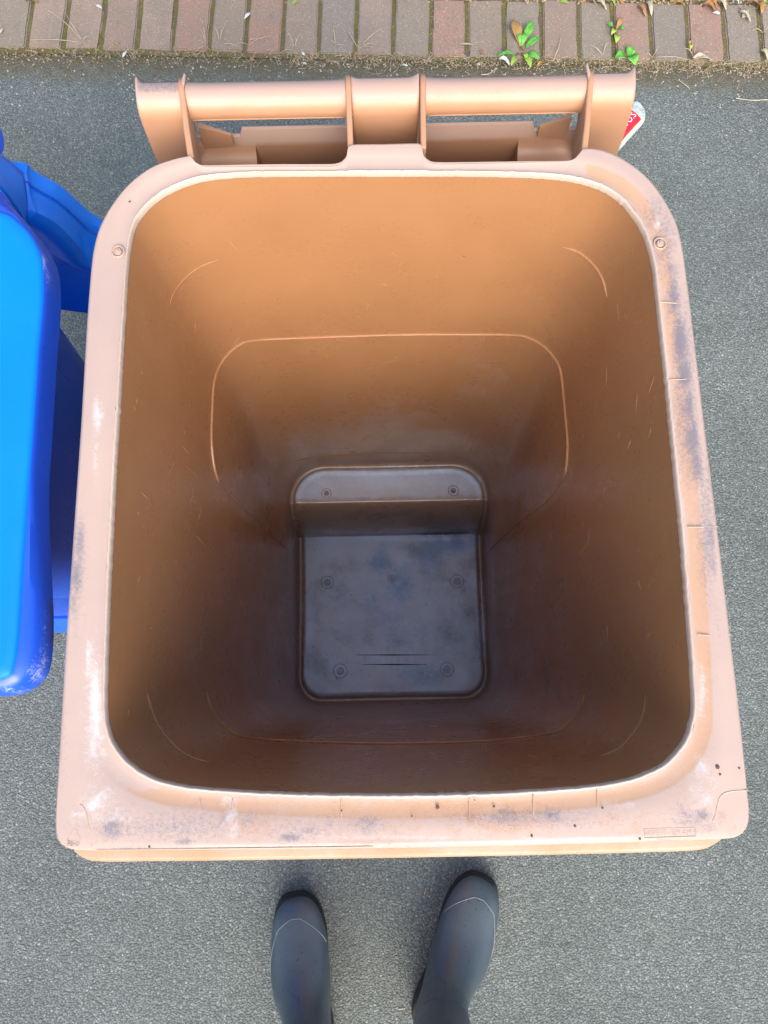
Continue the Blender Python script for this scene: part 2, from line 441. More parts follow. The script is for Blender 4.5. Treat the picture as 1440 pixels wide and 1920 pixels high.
# angle grid (from +X, CCW); finer towards the back
ANG = []
a = 0.0
while a < 360:
    ANG.append(R(a)); a += .15 if 50 < a < 130 else .6
ANG = np.array(ANG); NA = len(ANG)
def polar(poly):
    P = np.array([(p[0], p[1]) for p in poly]); P = np.vstack([P, P[:1]])
    Q = []
    for i in range(len(P)-1):
        for t_ in np.linspace(0, 1, 12, endpoint=False): Q.append(P[i]*(1-t_)+P[i+1]*t_)
    Q = np.array(Q); an = np.mod(np.arctan2(Q[:, 1], Q[:, 0]), 2*PI); r = np.hypot(Q[:, 0], Q[:, 1])
    o = np.argsort(an); an = an[o]; r = r[o]
    an = np.concatenate([an-2*PI, an, an+2*PI]); r = np.concatenate([r, r, r])
    return np.interp(ANG, an, r)
def trace(pts, z=1.0, m=6): return [Lc(p) for p in catmull([U(x, y, z) for x, y in pts], m)]
def rrect(x0, x1, y0, y1, rf, rbk, n=10):
    out = []
    for (cx, cy, r, a0) in ((x1-rbk, y1-rbk, rbk, 0), (x0+rbk, y1-rbk, rbk, 90), (x0+rf, y0+rf, rf, 180), (x1-rf, y0+rf, rf, 270)):
        for k in range(n+1):
            a = R(a0+90*k/n); out.append((cx+r*math.cos(a), cy+r*math.sin(a)))
    return out
# straight runs get dense points so the smoothing keeps them straight
outer_px = [(358,288),(362,298),(372,305),(386,308),(430,308),(520,307),(600,307),(628,306),(641,300),(649,288),(651,276),(655,268),(670,265.5),(720,265),(775,263.5),(788,265),(792,272),(794,284),(802,296),(815,302),
            (850,302.5),(930,301),(1010,299),(1060,297.5),(1078,294),(1088,285),(1092,276),(1110,273.5),(1138,279),(1175,296),(1215,327),(1247,368),(1270,412),(1281,455),(1288,500),(1301,600),(1313,700),(1325,800),(1338,900),
            (1350,1000),(1362,1100),(1374,1200),(1386,1300),(1397,1400),(1405,1480),(1409,1525),(1406,1550),(1393,1567),(1368,1575),(1250,1580),(1050,1586),(850,1591),(650,1594),(450,1596),(250,1597),(150,1597),(118,1590),(103,1573),(100,1545),
            (102,1500),(108,1400),(114,1300),(120,1200),(127,1100),(134,1000),(141,900),(148,800),(154,700),(160,600),(168,500),(174,458),(185,420),(207,380),(240,340),(280,310),(320,295),(347,289)]
inner_px = [(735,321),(600,321),(480,322),(400,327),(345,340),(300,362),(268,390),(249,420),(240,460),(236,500),(231,580),(225,680),(219,780),(213,880),(208,980),(203,1080),(199,1180),(196,1280),(196,1335),(203,1375),(220,1408),(248,1437),(290,1461),(345,1475),
            (430,1483),(560,1489),(735,1491),(900,1488),(1020,1482),(1120,1473),(1190,1459),(1240,1437),(1274,1406),(1295,1368),(1302,1325),(1301,1280),(1294,1180),(1286,1080),(1278,980),(1268,880),(1258,780),(1248,680),(1237,580),(1228,500),(1218,455),(1203,418),(1178,383),(1146,356),(1106,339),(1060,329),(980,323),(860,321)]
RO = polar(trace(outer_px)); RI = polar(trace(inner_px))
R25 = polar(rrect(-.188, .192, -.232, .232, .055, .065))
R06 = polar(rrect(-.187, .197, -.218, .222, .045, .05))
cosA, sinA = np.cos(ANG), np.sin(ANG)
def rwall(z):
    if z >= .25:
        t_ = (z-.25)/.75
        return R25*(1-t_) + RI*t_
    t_ = max(0, (z-.06)/.19)
    return R06*(1-t_)+R25*t_
def ringpts(r, z): 
    zz = z if hasattr(z, '__len__') else [z]*NA
    return [W(r[i]*cosA[i], r[i]*sinA[i], zz[i]) for i in range(NA)]
# inner wall: with wheel arches bulging in at the back bottom corners and soft mould-draft undulation
def rwall_full(z):
    r = rwall(z).copy()
    return r
zs = list(np.concatenate([np.linspace(.992, .90, 6), np.linspace(.88, .30, 22), np.linspace(.27, .05, 10)]))
def arch(z):
    # inward bulge near the back bottom corners
    sm_ = lambda q: (lambda c: c*c*(3-2*c))(min(1, max(0, q)))
    hgt = -sm_((z-.25)/.09)*(1-sm_((z-.40)/.30))
    deg = np.degrees(ANG)
    m = np.exp(-((deg-33)/15)**4) + np.exp(-((deg-147)/15)**4)
    return .015*hgt*m
rings = [ringpts(rwall(z)-arch(z), z) for z in zs]
V, F = loft(rings)
fi = []; gt = []
for v in V:
    z = v.z; l = Lc(v)
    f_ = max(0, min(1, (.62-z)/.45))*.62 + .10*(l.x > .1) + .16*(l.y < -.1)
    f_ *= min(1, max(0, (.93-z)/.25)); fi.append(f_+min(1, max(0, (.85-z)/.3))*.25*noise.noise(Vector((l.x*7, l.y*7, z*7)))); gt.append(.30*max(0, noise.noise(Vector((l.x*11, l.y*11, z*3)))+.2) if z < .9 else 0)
body = build('body', V, F, M['inner'], bin_, sharp=None, attrs={'wall_sheen': fi, 'grit': gt})
# outer shell of the body
ROs = polar(rrect(-.262, .262, -.285, .275, .06, .09))
ROb = polar(rrect(-.215, .215, -.245, .235, .05, .05))
def outr(z): t_ = (z-.02)/.94; return np.maximum(ROb*(1-t_)+ROs*t_, rwall(max(z, .05))+.006)
V, F = loft([ringpts(outr(z), z) for z in np.linspace(.985, .02, 14)], cap1=True)
build('outer_shell', V, F, M['brown'], bin_)

# rim: section from the outside skirt, over the top, to the worn inner bead
wdt = RO-RI
def nz(i, s, k=0): return noise.noise(Vector((cosA[i]*s, sinA[i]*s, k)))
frac_rings = []
dvals = [('o', -.004, -.060), ('o', -.001, -.030), ('o', .0, -.006), ('o', .0008, -.003), ('o', .003, -.0006)]
for (k, d, z) in dvals: frac_rings.append((RO - d, np.full(NA, 1.0+z)))
for t_ in (.12, .2, .28, .36, .44, .52, .60):
    frac_rings.append((RO-.003 - (wdt-.003-.022)*0 - np.maximum(wdt-.026, .0005)*t_, np.full(NA, 1.0)))
strip_in = np.minimum(wdt*.80, .0190)
flat_end = RI + strip_in
frac_rings.append((flat_end+.0012, np.full(NA, 1.0)))
G0 = len(frac_rings)
frac_rings.append((flat_end-.0014, np.full(NA, .9992)))
frac_rings.append((RI + strip_in*.5, np.full(NA, .9982)))
frac_rings.append((RI + strip_in*.35, np.full(NA, .9982)))
frac_rings.append((RI + strip_in*.13, np.full(NA, .9986)))
jit = np.array([nz(i, 60)*.0007 + nz(i, 170, 4)*.0005 for i in range(NA)])
# bumps where the bead is chipped
rimV, rimF = loft([ringpts(r, z) for r, z in frac_rings])
tr = [(1284,720,26,200,.56),(1325,980,20,170,.50),(1245,450,30,90,.48),(140,1080,22,130,.44),(330,1548,190,34,.46),(560,1556,120,24,.42),(1000,1535,200,22,.50),(1300,1535,60,30,.42),(1345,1190,12,120,.25),(700,1585,420,8,.3),(120,1400,14,120,.2),(1262,560,14,60,.8),(1275,640,16,60,1.0),(1284,700,14,40,1.0),(1293,760,12,45,.8),(1300,820,10,60,.95),(1308,870,12,50,.8),(1330,1010,14,60,.75),(1337,1060,9,40,.6),(1240,470,20,30,.45),(1225,400,30,45,.45),(1258,505,18,20,.6),
      (150,1020,14,60,.65),(143,1080,12,50,.75),(138,1130,10,40,.5),
      (210,1552,26,26,.75),(250,1545,30,20,.3),(310,1535,25,12,.55),(340,1565,30,10,.4),(345,1578,22,9,.7),(425,1528,12,18,.5),(545,1570,26,10,.85),(580,1560,18,8,.6),(470,1530,20,10,.4),(690,1548,40,20,.6),(740,1555,30,10,.35),
      (945,1530,45,20,.6),(1035,1530,28,14,.75),(965,1532,16,14,.6),(1120,1528,18,8,.3),(1285,1527,14,10,.65),(1316,1528,18,12,.8),(1330,1552,18,14,.45),(1375,1555,16,14,.35),(620,1535,14,8,.4),(1250,1577,50,5,.5),(160,1583,60,4,.4),(250,1590,60,5,.45)]
ru = [(930,1540,130,36,.48),(480,1548,90,36,.46),(700,1548,160,30,.36),(780,1505,400,10,.46),(1180,1540,90,30,.34),(1262,1470,60,12,.3),(1272,800,10,400,.30),(1310,1400,60,40,.25),(882,1535,14,28,.8),(858,1552,12,10,.7),(925,1512,12,8,.7),(957,1512,8,8,.6),(1165,1530,16,14,.5),(820,1512,6,9,.8),(925,1565,6,6,.6),(1355,1532,10,14,.5),(470,1545,20,25,.45),(980,1540,60,14,.5),(930,1550,18,18,.6),(1350,1438,5,10,.6),(150,800,10,60,.2),(1255,460,14,14,.5),(1330,1250,10,80,.3),(700,1580,200,8,.35),(1290,1505,25,8,.45)]
chk = [(180,1350,26,150,.45),(190,1500,46,46,.45),(1312,1480,44,36,.42),(240,1535,120,10,.42),(1180,1510,120,8,.35),(178,1330,12,100,.95),(168,1235,9,50,.7),(176,1390,14,40,.7),(182,780,7,40,.75),(178,860,5,60,.4),(183,1480,12,40,.8),(172,1510,14,22,.8),(200,1508,30,18,.6),(230,1512,20,10,.5),(145,1530,22,5,.7),(140,1540,20,4,.6),
       (1315,1460,12,40,.95),(1300,1490,28,14,.75),(1320,1500,18,14,.7),(1270,1512,45,5,.5),(1190,1508,25,5,.5),(435,1535,10,40,.8),(432,1500,14,12,.6),(375,1525,6,40,.3),(1233,425,5,14,.8),(1235,415,4,8,.6),(1315,1300,8,60,.5),(620,1553,50,6,.4),(760,1570,200,5,.4),(1050,1572,150,5,.4),(550,1518,14,4,.5)]
A = {'scuff': [], 'rust': [], 'chalk': [], 'groove_orange': []}
for iv, v in enumerate(rimV):
    px, py = proj(*v)
    A['groove_orange'].append((.75 if G0 <= iv//NA < G0+3 else 0)*(1.0 if (px > 1100 or py > 1480) else .12))  # groove strip more orange along the front and right
    A['scuff'].append(ell(px, py, tr)); A['rust'].append(ell(px, py, ru)); A['chalk'].append(ell(px, py, chk))
rim = build('rim', rimV, rimF, M['rim'], bin_, attrs=A, sharp=40)
# worn inner bead
bead = []
for (d, z) in ((strip_in*.16, .9980), (strip_in*.10, .9996), (strip_in*.04, .9998), (strip_in*0, .9988), (strip_in*0-.0008, .9965), (strip_in*0-.0004, .990)):
    bead.append(ringpts(RI + d + jit*.7, np.full(NA, z)+jit*.3))
build('rim_bead', *loft(bead), M['bead'], bin_, sharp=None)

# front lower lip under the flange
lip = []
fl = [(140,1598),(158,1610),(190,1616),(300,1615),(450,1613.5),(735,1609),(1000,1604),(1200,1599),(1290,1596),(1325,1591),(1350,1577)]
path = catmull([U(x, y, .972) for x, y in fl], 6, False)
base_in = [Vector((p.x, max(p.y+.0, 0)*0 + p.y, p.z)) for p in path]
n = len(path); secs = []
for (dy, z) in ((.05, .974), (.02, .9745), (.004, .9743), (.001, .9732), (0, .971), (.001, .955), (.006, .93)):
    secs.append([Vector((p.x, p.y, z)) + ey*dy for p in path])
lv = [proj(*v) for s_ in secs for v in s_]
att = {'scuff': [.25*(1 if abs(y-1604) < 8 else 0)*(noise.noise(Vector((x*.02, 0, 0)))+.5) for x, y in lv],
       'rust': [.3+.5*max(0, noise.noise(Vector((x*.012, 3, 0)))+.25) for x, y in lv], 'chalk': [0.0]*len(lv)}
build('front_lip', *loft(secs, closed=False), M['lip'], bin_, attrs=att, sharp=None)

# handle bars, brackets
Hl = U(498, 188, .985); Hr = U(945, 179, .985)
hd = (Hr-Hl).normalized(); hn = Vector((-hd.y, hd.x, 0))
Hc = Hl.copy()
def H(s, n_, z): return Hc + hd*s + hn*n_ + Vector((0, 0, z-Hc.z))
def hs(px, py, z=.985): return (U(px, py, z)-Hc).dot(hd)
def hnn(p): return (p-Hc).dot(hn)
bars = [(hs(346, 190), hs(655, 188)), (hs(793, 180), hs(1098, 178))]
for (a, b) in bars:
    prof = [H(a, 0, .985)]; k = 18
    path = [H(a+(b-a)*i/k, 0, .985) for i in range(k+1)]
    rad = [.0172+.0016*math.exp(-min(i, k-i)/.8) for i in range(k+1)]
    vf = tube(path, rad, 28); hb = build('handle_bar', *vf, M['strap'], bin_, attrs={'sky_sheen': [min(1, max(0, ((v-Hc).dot(hn)*.6+(v.z-.985))/.0172*.8+.2)) for v in vf[0]]})
    # moulding flash line along the lower near side
    build('mould_line', *tube([H(a+.004, -.0158, .9775), H(b-.004, -.0158, .9775)], .0009, 6), M['ridge'], hb)
for (x0, y0, x1, y1, th) in ((357, 283, 344, 152, .0062), (657, 268, 653, 146, .0058), (794, 264, 791, 143, .0058), (1096, 273, 1102, 138, .0062)):
    A0 = U(x0, y0, .9985); B0 = U(x1, y1, .990)
    a_s = (A0-Hc).dot(hd); b_s = (B0-Hc).dot(hd); a_n = hnn(A0)-.006; 
    prof = []
    rr = .0215
    for k in range(15):
        an = R(115 - 205*k/14); prof.append((rr*math.cos(an), .985+rr*math.sin(an)))
    prof += [(-.01, .962), (a_n, .925), (a_n, .9965)]
    prof += [(a_n+.03, .9985)]
    Vv = []
    for side in (-1, 1):
        for (n_, z) in prof:
            q = (n_-a_n)/(-a_n+.02); s_ = a_s+(b_s-a_s)*min(1, max(0, q)**.8)
            fil = .006*max(0, 1-(n_-a_n)/.022)**2*0
            Vv.append(H(s_ + side*(th/2+fil), n_, z))
    n = len(prof); Ff = [tuple(range(n))[::-1], tuple(range(n, 2*n))] + [(i, (i+1) % n, n+(i+1) % n, n+i) for i in range(n)]
    bev(build('handle_bracket', Vv, Ff, M['brown'], bin_, sharp=30), .0018, 3)

# lid hanging open behind: shelf-like hinge edge, hinge straps and the panel below
LN = -.012       # plane of the lid face, measured from the handle axis
s_l = hs(345, 260, .93); s_r = hs(1108, 250, .93)
p1 = [hs(485, 290, .89), hs(655, 290, .89)]; p2 = [hs(795, 286, .89), hs(966, 284, .89)]
nx = 150; prof_n = [(.016, .915), (.0155, .928), (.013, .930), (.010, .929), (.005, .916), (.003, .910), (.001, .906), (-.003, .902), (-.008, .899), (-.014, .897), (-.030, .895), (-.045, .893), (-.058, .886), (-.060, .84), (-.056, .70), (-.052, .55), (-.05, .42), (-.04, .40), (.02, .40), (.05, .41)]
V = []; 
sv = np.linspace(s_l, s_r, nx)
# extra columns at pocket edges
ex_ = []
for e in p1+p2: ex_ += [e-.0004, e+.0004, e-.003, e+.003]
sv = np.array(sorted(list(sv)+ex_))
notchL = hs(448, 243, .93); notchR = hs(1002, 235, .93)
cols_ = []
for s_ in sv:
    inp = (p1[0] < s_ < p1[1]) or (p2[0] < s_ < p2[1])
    col = []
    for i, (n_, z) in enumerate(prof_n):
        if (s_ < notchL or s_ > notchR) and i < 4: z -= .006; n_ -= .004
        wall_end = min(abs(s_-s_l), abs(s_-s_r))
        if 5 <= i <= 9: n_ -= .018*max(0, 1-wall_end/.02)**2
        if inp and 6 <= i <= 12: n_ += .020; z -= .075
        col.append(H(s_, n_, z))
    cols_.append(col)
V, F = loft(cols_, closed=False)
lid = build('lid', V, F, M['strap'], bin_, sharp=32, attrs={'sky_sheen': [(.85 if i < 5 else (.35 if i > 8 else .1)) for c_ in cols_ for i in range(len(c_))]})
sm = lid.modifiers.new('solid', 'SOLIDIFY'); sm.thickness = .003; sm.offset = -1
# gussets
for (q1, q2, q3, q4) in (((371, 229), (434, 250), (452, 252), (388, 254)), ((1072, 212), (1012, 234), (1008, 237), (1040, 240))):
    P = [U(*q, .942) for q in (q1, q2)]; 
    zt = .946
    a1 = U(*q1, zt); a2 = U(*q2, .934)
    Vv = [a1, a2, a2-Vector((0, .003, .0)), a1-Vector((0, .006, 0)), a1-Vector((0, 0, .035)), a2-Vector((0, 0, .016)), a2-Vector((0, .003, .016)), a1-Vector((0, .006, .035))]
    build('gusset', Vv, [(0,1,2,3), (4,7,6,5), (0,4,5,1), (3,2,6,7), (0,3,7,4), (1,5,6,2)], M['brown'], lid, smooth=False)
# hinge straps (three) wrapping over the handle axis
def strap(xt0, xt1, xb0, xb1, horns, r=.0205, sc2=0):
    rows = []; NS = 26
    top0, top1, bot0, bot1 = xt0, xt1, xb0, xb1
    prof = []
    for k in range(14):
        an = R(60 + 125*k/13); prof.append((r*math.cos(an), .984+r*math.sin(an)))
    yb = -r
    for z in (.972, .96, .945, .93, .915, .90, .88, .86, .84): prof.append((yb + (.972-z)*.02, z))
    nprof = len(prof)
    for i, (n_, z) in enumerate(prof):
        q = 0 if i < 13 else (i-12)/(nprof-13)
        a = top0+(bot0-top0)*q; b = top1+(bot1-top1)*q
        row = []
        for k in range(NS+1):
            u = k/NS; s_ = a+(b-a)*u
            e = max(0, 1-u/.12)**2*horns[0] + max(0, 1-(1-u)/.18)**2*horns[1]
            nn = n_; zz = z
            if i < 6:
                f = (6-i)/6; nn += e*f*1.0; zz += e*f*.55
            row.append(H(s_, nn, zz))
        rows.append(row)
    V, F = loft(rows, closed=False)
    at = {'sky_sheen': [(.95 if i < 7 else max(0, .9-.28*(i-6))) for i in range(nprof) for k in range(NS+1)],
          'scuff': [(.55 if i < 5 and abs(k-NS/2) < NS*.5 else 0)*sc2 for i in range(nprof) for k in range(NS+1)]}
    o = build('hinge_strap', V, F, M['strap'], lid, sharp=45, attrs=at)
    m = o.modifiers.new('solid', 'SOLIDIFY'); m.thickness = .0025; m.offset = 1
    return o
def sY(px, py): 
    # position along the handle axis of a pixel on the near face of the straps
    d = ray(px, py); o = Vector((0, 0, CAMZ)); t_ = (-.0205 - (o-Hc).dot(hn))/d.dot(hn); p = o+d*t_
    return (p-Hc).dot(hd), p.z
SL0 = sY(251, 195)[0]; SL1 = sY(343, 195)[0]; z_l = sY(292, 300)
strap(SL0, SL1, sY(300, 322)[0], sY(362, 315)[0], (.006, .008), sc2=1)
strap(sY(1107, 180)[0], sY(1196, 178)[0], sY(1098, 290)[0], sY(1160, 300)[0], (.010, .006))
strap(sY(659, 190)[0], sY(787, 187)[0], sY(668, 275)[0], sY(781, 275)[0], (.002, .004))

# bin base inside: floor pad, sloping riser, shelf over the axle
lx = np.linspace(-.205, .215, 125); ly = list(np.linspace(-.235, .10, 70)) + list(np.linspace(.103, .165, 26)) + list(np.linspace(.168, .245, 26))
YR0 = Lc(U(735, 1003, .09)).y; YR1 = Lc(U(735, 945, .235)).y + .006
def zfloor(y):
    t_ = min(1, max(0, (y-YR0)/(YR1-YR0)))
    s_ = 1-(1-t_)**1.9
    return .09 + .150*s_
def rin(x, y, z):
    an = math.atan2(y, x) % (2*PI); return float(np.interp(an, ANG, RW_cache[round(z, 2)], period=2*PI))
RW_cache = {round(z, 2): rwall(z) for z in np.arange(.05, .35, .01)}
V = []; A = {'wet_reflect': [], 'grime': [], 'pale': [], 'brn': []}
wet_reflect = [(830,1018,52,26,1.0),(805,1042,34,30,.9),(875,1015,40,16,.6),(712,1050,26,28,.8),(748,1100,34,44,.8),(735,1165,28,40,.6),(730,1200,28,40,.5),(778,1185,24,28,.5),(795,1265,45,24,.95),(770,1262,30,22,.7),(690,1120,24,34,.5),(640,1265,40,20,.3)]  # damp spots, with the blue sky reflection painted into their colour
gri = [(790,1030,60,24,.75),(700,1160,30,60,.5),(860,1110,40,30,.5),(735,1200,100,40,.36),(640,1110,50,50,.42),(815,1075,60,40,.5),(690,1190,60,60,.42),(850,1190,50,60,.5),(735,1070,26,26,.5),(805,1262,40,22,.6),(600,1250,40,40,.4),(840,1000,70,14,.8),(870,1150,50,34,.55),(640,1060,70,26,.35),(870,1060,50,30,.45),(900,1200,30,50,.5),(600,1120,34,70,.4),(735,965,190,16,.35),(630,1180,30,60,.35)]
pal = [(735,1150,170,150,.38),(750,1045,24,24,.7),(735,900,150,26,.75),(600,905,35,22,.6),(870,905,40,22,.65),(880,1110,40,40,.45),(700,1230,120,40,.5),(580,1180,16,90,.55),(905,1180,14,80,.55),(735,1295,140,10,.6),(735,1010,170,7,.7),(660,1150,60,60,.35)]
nxn, nyn = len(lx), len(ly)
for y in ly:
    for x in lx:
        z = zfloor(y); d = rin(x, y, z) - math.hypot(x, y)
        dz = 0
        if d < .012: dz -= .010*math.sin(PI*min(1, max(0, (d+.002)/.014)))
        if d < .002: dz += min(.02, (.002-d)*1.5)
        if z > .238: dz += .004 - .004*min(1, max(0, (d-.004)/.02))
        dz += noise.noise(Vector((x*25, y*25, 0)))*.0008
        p = W(x, y, z+dz); V.append(p)
        px, py = proj(*p)
        A['wet_reflect'].append(ell(px, py, wet_reflect)); A['grime'].append(ell(px, py, gri)); A['pale'].append(ell(px, py, pal))
        ris = min(1, max(0, (y-YR0)/.012))*min(1, max(0, (YR1+.012-y)/.014))
        A['brn'].append(max(1.0*ris, .95 if d < .009 else .95*max(0, 1-(d-.009)/.008)))
F = [(j*nxn+i, j*nxn+i+1, (j+1)*nxn+i+1, (j+1)*nxn+i) for j in range(nyn-1) for i in range(nxn-1)]
bfl = build('floor_plate', V, F, M['floor'], bin_, attrs=A, sharp=None)
# moulding marks on the base
def zat(px, py):
    for z in np.arange(.30, .07, -.001):
        p = U(px, py, z)
        if zfloor(Lc(p).y) >= z: return p
    return U(px, py, .09)
def torus(c, r, rr, n=28, m=6):
    return tube([c+Vector((r*math.cos(2*PI*k/n), r*math.sin(2*PI*k/n), 0)) for k in range(n+1)], rr, m, False)
for (x, y, r) in ((614,1092,.013), (857,1090,.014), (638,1258,.014), (838,1255,.014), (735,1085,.008), (612,925,.009), (850,920,.010)):
    c = zat(x, y)
    vf = join([torus(c+Vector((0, 0, .0004)), r, .0007), torus(c+Vector((0, 0, .0008)), r*.42, .0012), tube([c, c+Vector((0, 0, .003))], [.0028, .002], 10)])
    build('moulding_boss', *vf, M['floor'], bfl, attrs={'grime': [.6]*len(vf[0]), 'wet_reflect': [0]*len(vf[0]), 'pale': [0]*len(vf[0])})
for (x0, x1, y) in ((668, 808, 1228), (680, 800, 1246)):
    vf = tube([zat(x0, y), zat((x0+x1)/2, y), zat(x1, y)], [.0004, .0012, .0004], 6)
    build('moulded_bar', *vf, M['sole'], bfl)

# thin mould ridges on the inside wall
def hit(px, py, z0=.99, z1=.06):
    last = None
    for z in np.arange(z0, z1, -.002):
        p = U(px, py, z); l = Lc(p); an = math.atan2(l.y, l.x) % (2*PI)
        rr = float(np.interp(an, ANG, rwall(z)-arch(z), period=2*PI)); d = math.hypot(l.x, l.y)-rr
        if d >= 0:
            if last is not None: z = z + .002*d/(d-last); p = U(px, py, z)
            return p
        last = d
    return None
def ridge(pts, rad, m=8, seg=6):
    q = [Vector((x, y, 0)) for x, y in pts]; q = catmull(q, m, False)
    path = [hit(v.x, v.y, .99) for v in q]; path = [p + (Vector((BC.x, BC.y, p.z))-p).normalized()*.0006 for p in path if p]
    n = len(path); rr = [rad*min(1, .25+min(i, n-1-i)/6) for i in range(n)]
    return build('mould_ridge', *tube(path, rr, seg), M['ridge'], bin_)
ridge([(410,905),(402,880),(396,830),(397,770),(402,710),(420,672),(448,646),(480,637),(560,633),(735,627),(860,626),(960,627),(990,632),(1022,650),(1046,680),(1054,710),(1060,770),(1065,830),(1063,870),(1060,890)], .0017, 10)
ridge([(412,905),(440,937),(480,975),(520,1012),(545,1035)], .0008)
ridge([(1060,890),(1030,935),(980,975),(940,1010),(915,1035)], .0008)
ridge([(388,1300),(394,1325),(410,1352),(432,1372),(460,1383),(560,1391),(735,1395),(900,1391),(1000,1381),(1045,1372),(1072,1350),(1090,1322),(1097,1300)], .0017, 8)
ridge([(317,572),(325,548),(343,524),(372,501),(411,485)], .0007)
ridge([(1054,462),(1085,472),(1112,494),(1130,522),(1139,558)], .0012)
ridge([(276,1302),(284,1335),(300,1368),(328,1402),(360,1422),(392,1431)], .0012)
ridge([(1211,1302),(1208,1335),(1196,1365),(1172,1396),(1150,1411),(1122,1420)], .0012)
ridge([(531,893),(548,871),(570,860),(620,855),(735,850),(850,852)], .0007)

# fine hairline scratches in the inside wall
M['scratch'] = simple('scratched_plastic', (.38, .20, .10), (.44, .25, .14), .5, 60)
rs = random.Random(5); parts = []
for _ in range(150):
    zone = rs.random()
    if zone < .35: x, y = rs.gauss(800, 170), rs.uniform(1402, 1455)
    elif zone < .6: x, y = rs.uniform(240, 380), rs.uniform(600, 1350)
    elif zone < .85: x, y = rs.uniform(1090, 1230), rs.uniform(560, 1300)
    else: x, y = rs.uniform(420, 1000), rs.uniform(380, 820)
    a_ = rs.uniform(0, PI) if rs.random() < .5 else rs.gauss(PI/2, .3); L_ = rs.choice([4, 5, 8, 12, 20, 34])
    p_ = [hit(x+math.cos(a_)*L_*(t_-.5)+rs.uniform(-.6, .6), y+math.sin(a_)*L_*(t_-.5)) for t_ in (0, .35, .7, 1)]
    if all(p_) and all((p_[i]-p_[i+1]).length < .05 for i in range(3)):
        parts.append(tube(p_, [.0001, rs.uniform(.00015, .00035), .0002, .0001], 4, False))
o = build('scratches', *join(parts), M['scratch'], bin_); o['kind'] = 'stuff'
M['speck'] = simple('dirt_specks', (.06, .04, .03), (.10, .07, .05), .8, 60)
V = []; F = []
def speck(p, r_):
    o = len(V); n_ = 6
    for k in range(n_):
        a_ = 2*PI*k/n_; V.append(p+Vector((math.cos(a_)*r_*rs.uniform(.7, 1.3), math.sin(a_)*r_*rs.uniform(.7, 1.3), 0)))
    V.append(p+Vector((0, -r_*.2, r_*.7)))
    for k in range(n_): F.append((o+k, o+(k+1) % n_, o+n_))
for (x, y, r_) in ((243,378,.0012),(820,1514,.0018),(926,1512,.0010),(997,1567,.0012),(1345,1438,.0018),(1350,1452,.0012),(1078,1549,.0012),(280,1588,.0011),(1200,1573,.0011),(1232,1440,.0010),(640,1520,.0008),(1130,1515,.0009),(890,1500,.0008),(1386,1440,.0010),(772,1530,.0009)):
    speck(U(x, y, 1.0003), r_)
for (x, y) in ((282,601),(324,1171),(614,715),(735,1380),(1088,1290),(912,1412),(980,1402),(1180,1140),(300,820),(520,560),(870,480),(640,430),(1150,900),(260,1080)):
    p_ = hit(x, y); 
    if p_: speck(p_, rs.uniform(.0006, .0012))
for _ in range(60):
    x, y = rs.uniform(565, 910), rs.uniform(1010, 1300); speck(zat(x, y)+Vector((0, 0, .0003)), rs.uniform(.0005, .0013))
o = build('dirt_specks', V, F, M['speck'], bin_, sharp=None); o['kind'] = 'stuff'
# bosses on the rim, moulded text and recycling mark
for (x, y) in ((221, 471), (1238, 456)):
    c = U(x, y, 1.0)
    vf = join([torus(c-Vector((0,0,.0004)), .0058, .0009), tube([c-Vector((0, 0, .001)), c+Vector((0, 0, .0008))], [.0038, .0030], 16), tube([c, c+Vector((0, 0, .0022))], .001, 8)])
    build('rim_boss', *vf, M['rim'], rim, attrs={'rust': [.35]*len(vf[0]), 'scuff': [0.0]*len(vf[0]), 'chalk': [0.0]*len(vf[0])})
M['deboss'] = simple('moulded_mark', (.345, .25, .205), (.36, .265, .215), .5, 200)
M['line'] = simple('moulded_line_plastic', (.40, .295, .24), (.44, .33, .27), .5, 200)
def text(s, px, py, z, size, rz, name, mat, parent, sx=1.0, depth=.0004):
    cu = bpy.data.curves.new('txt', 'FONT'); cu.body = s; cu.size = size; cu.extrude = depth; cu.align_x = 'CENTER'; cu.align_y = 'CENTER'
    ob = bpy.data.objects.new('txt', cu); C.objects.link(ob)
    me = bpy.data.meshes.new_from_object(ob.evaluated_get(bpy.context.evaluated_depsgraph_get()))
    bpy.data.objects.remove(ob); p = U(px, py, z) if px is not None else Vector((0, 0, 0))
    Mx = Matrix.Translation(p) @ Matrix.Rotation(rz, 4, 'Z') @ Matrix.Diagonal((sx, 1, 1, 1))
    V = [Mx @ v.co for v in me.vertices]; F = [tuple(q.vertices) for q in me.polygons]
    return build(name, V, F, mat, parent, smooth=False)
text('240PE10 - BM AM 5', 1256, 1561, .9997, .0066, RZ, 'moulded_lettering', M['deboss'], rim, .82)
fr = [U(x, y, .9999) for x, y in ((1208, 1554), (1303, 1551), (1304, 1568), (1209, 1571), (1208, 1554))]
build('lettering_frame', *tube(fr, .0003, 4), M['deboss'], rim)
for tri in (((130,1571),(129,1567),(133,1560)), ((136,1557),(141,1555),(145,1562)), ((147,1570),(145,1575),(137,1575))):
    pass
rc = []
c0 = U(139, 1568, .9999)
for k in range(3):
    a = R(90+120*k); v = [c0+Vector((math.cos(a+d)*r*.6, math.sin(a+d)*r*.6, 0)) for d, r in ((R(-32), .0078), (0, .0105), (R(32), .0078), (R(60), .0052))]
    rc.append(tube(v, .00025, 5)); 
    rc.append(tube([v[-1]+Vector((math.cos(a)*.0016, math.sin(a)*.0016, 0)), v[-1], v[-1]+Vector((math.cos(a+2.1)*.0016, math.sin(a+2.1)*.0016, 0))], .0002, 5))
build('recycling_mark', *join(rc), M['deboss'], rim)
text('PEHD', 138, 1583, .9997, .0042, RZ, 'material_mark', M['deboss'], rim)
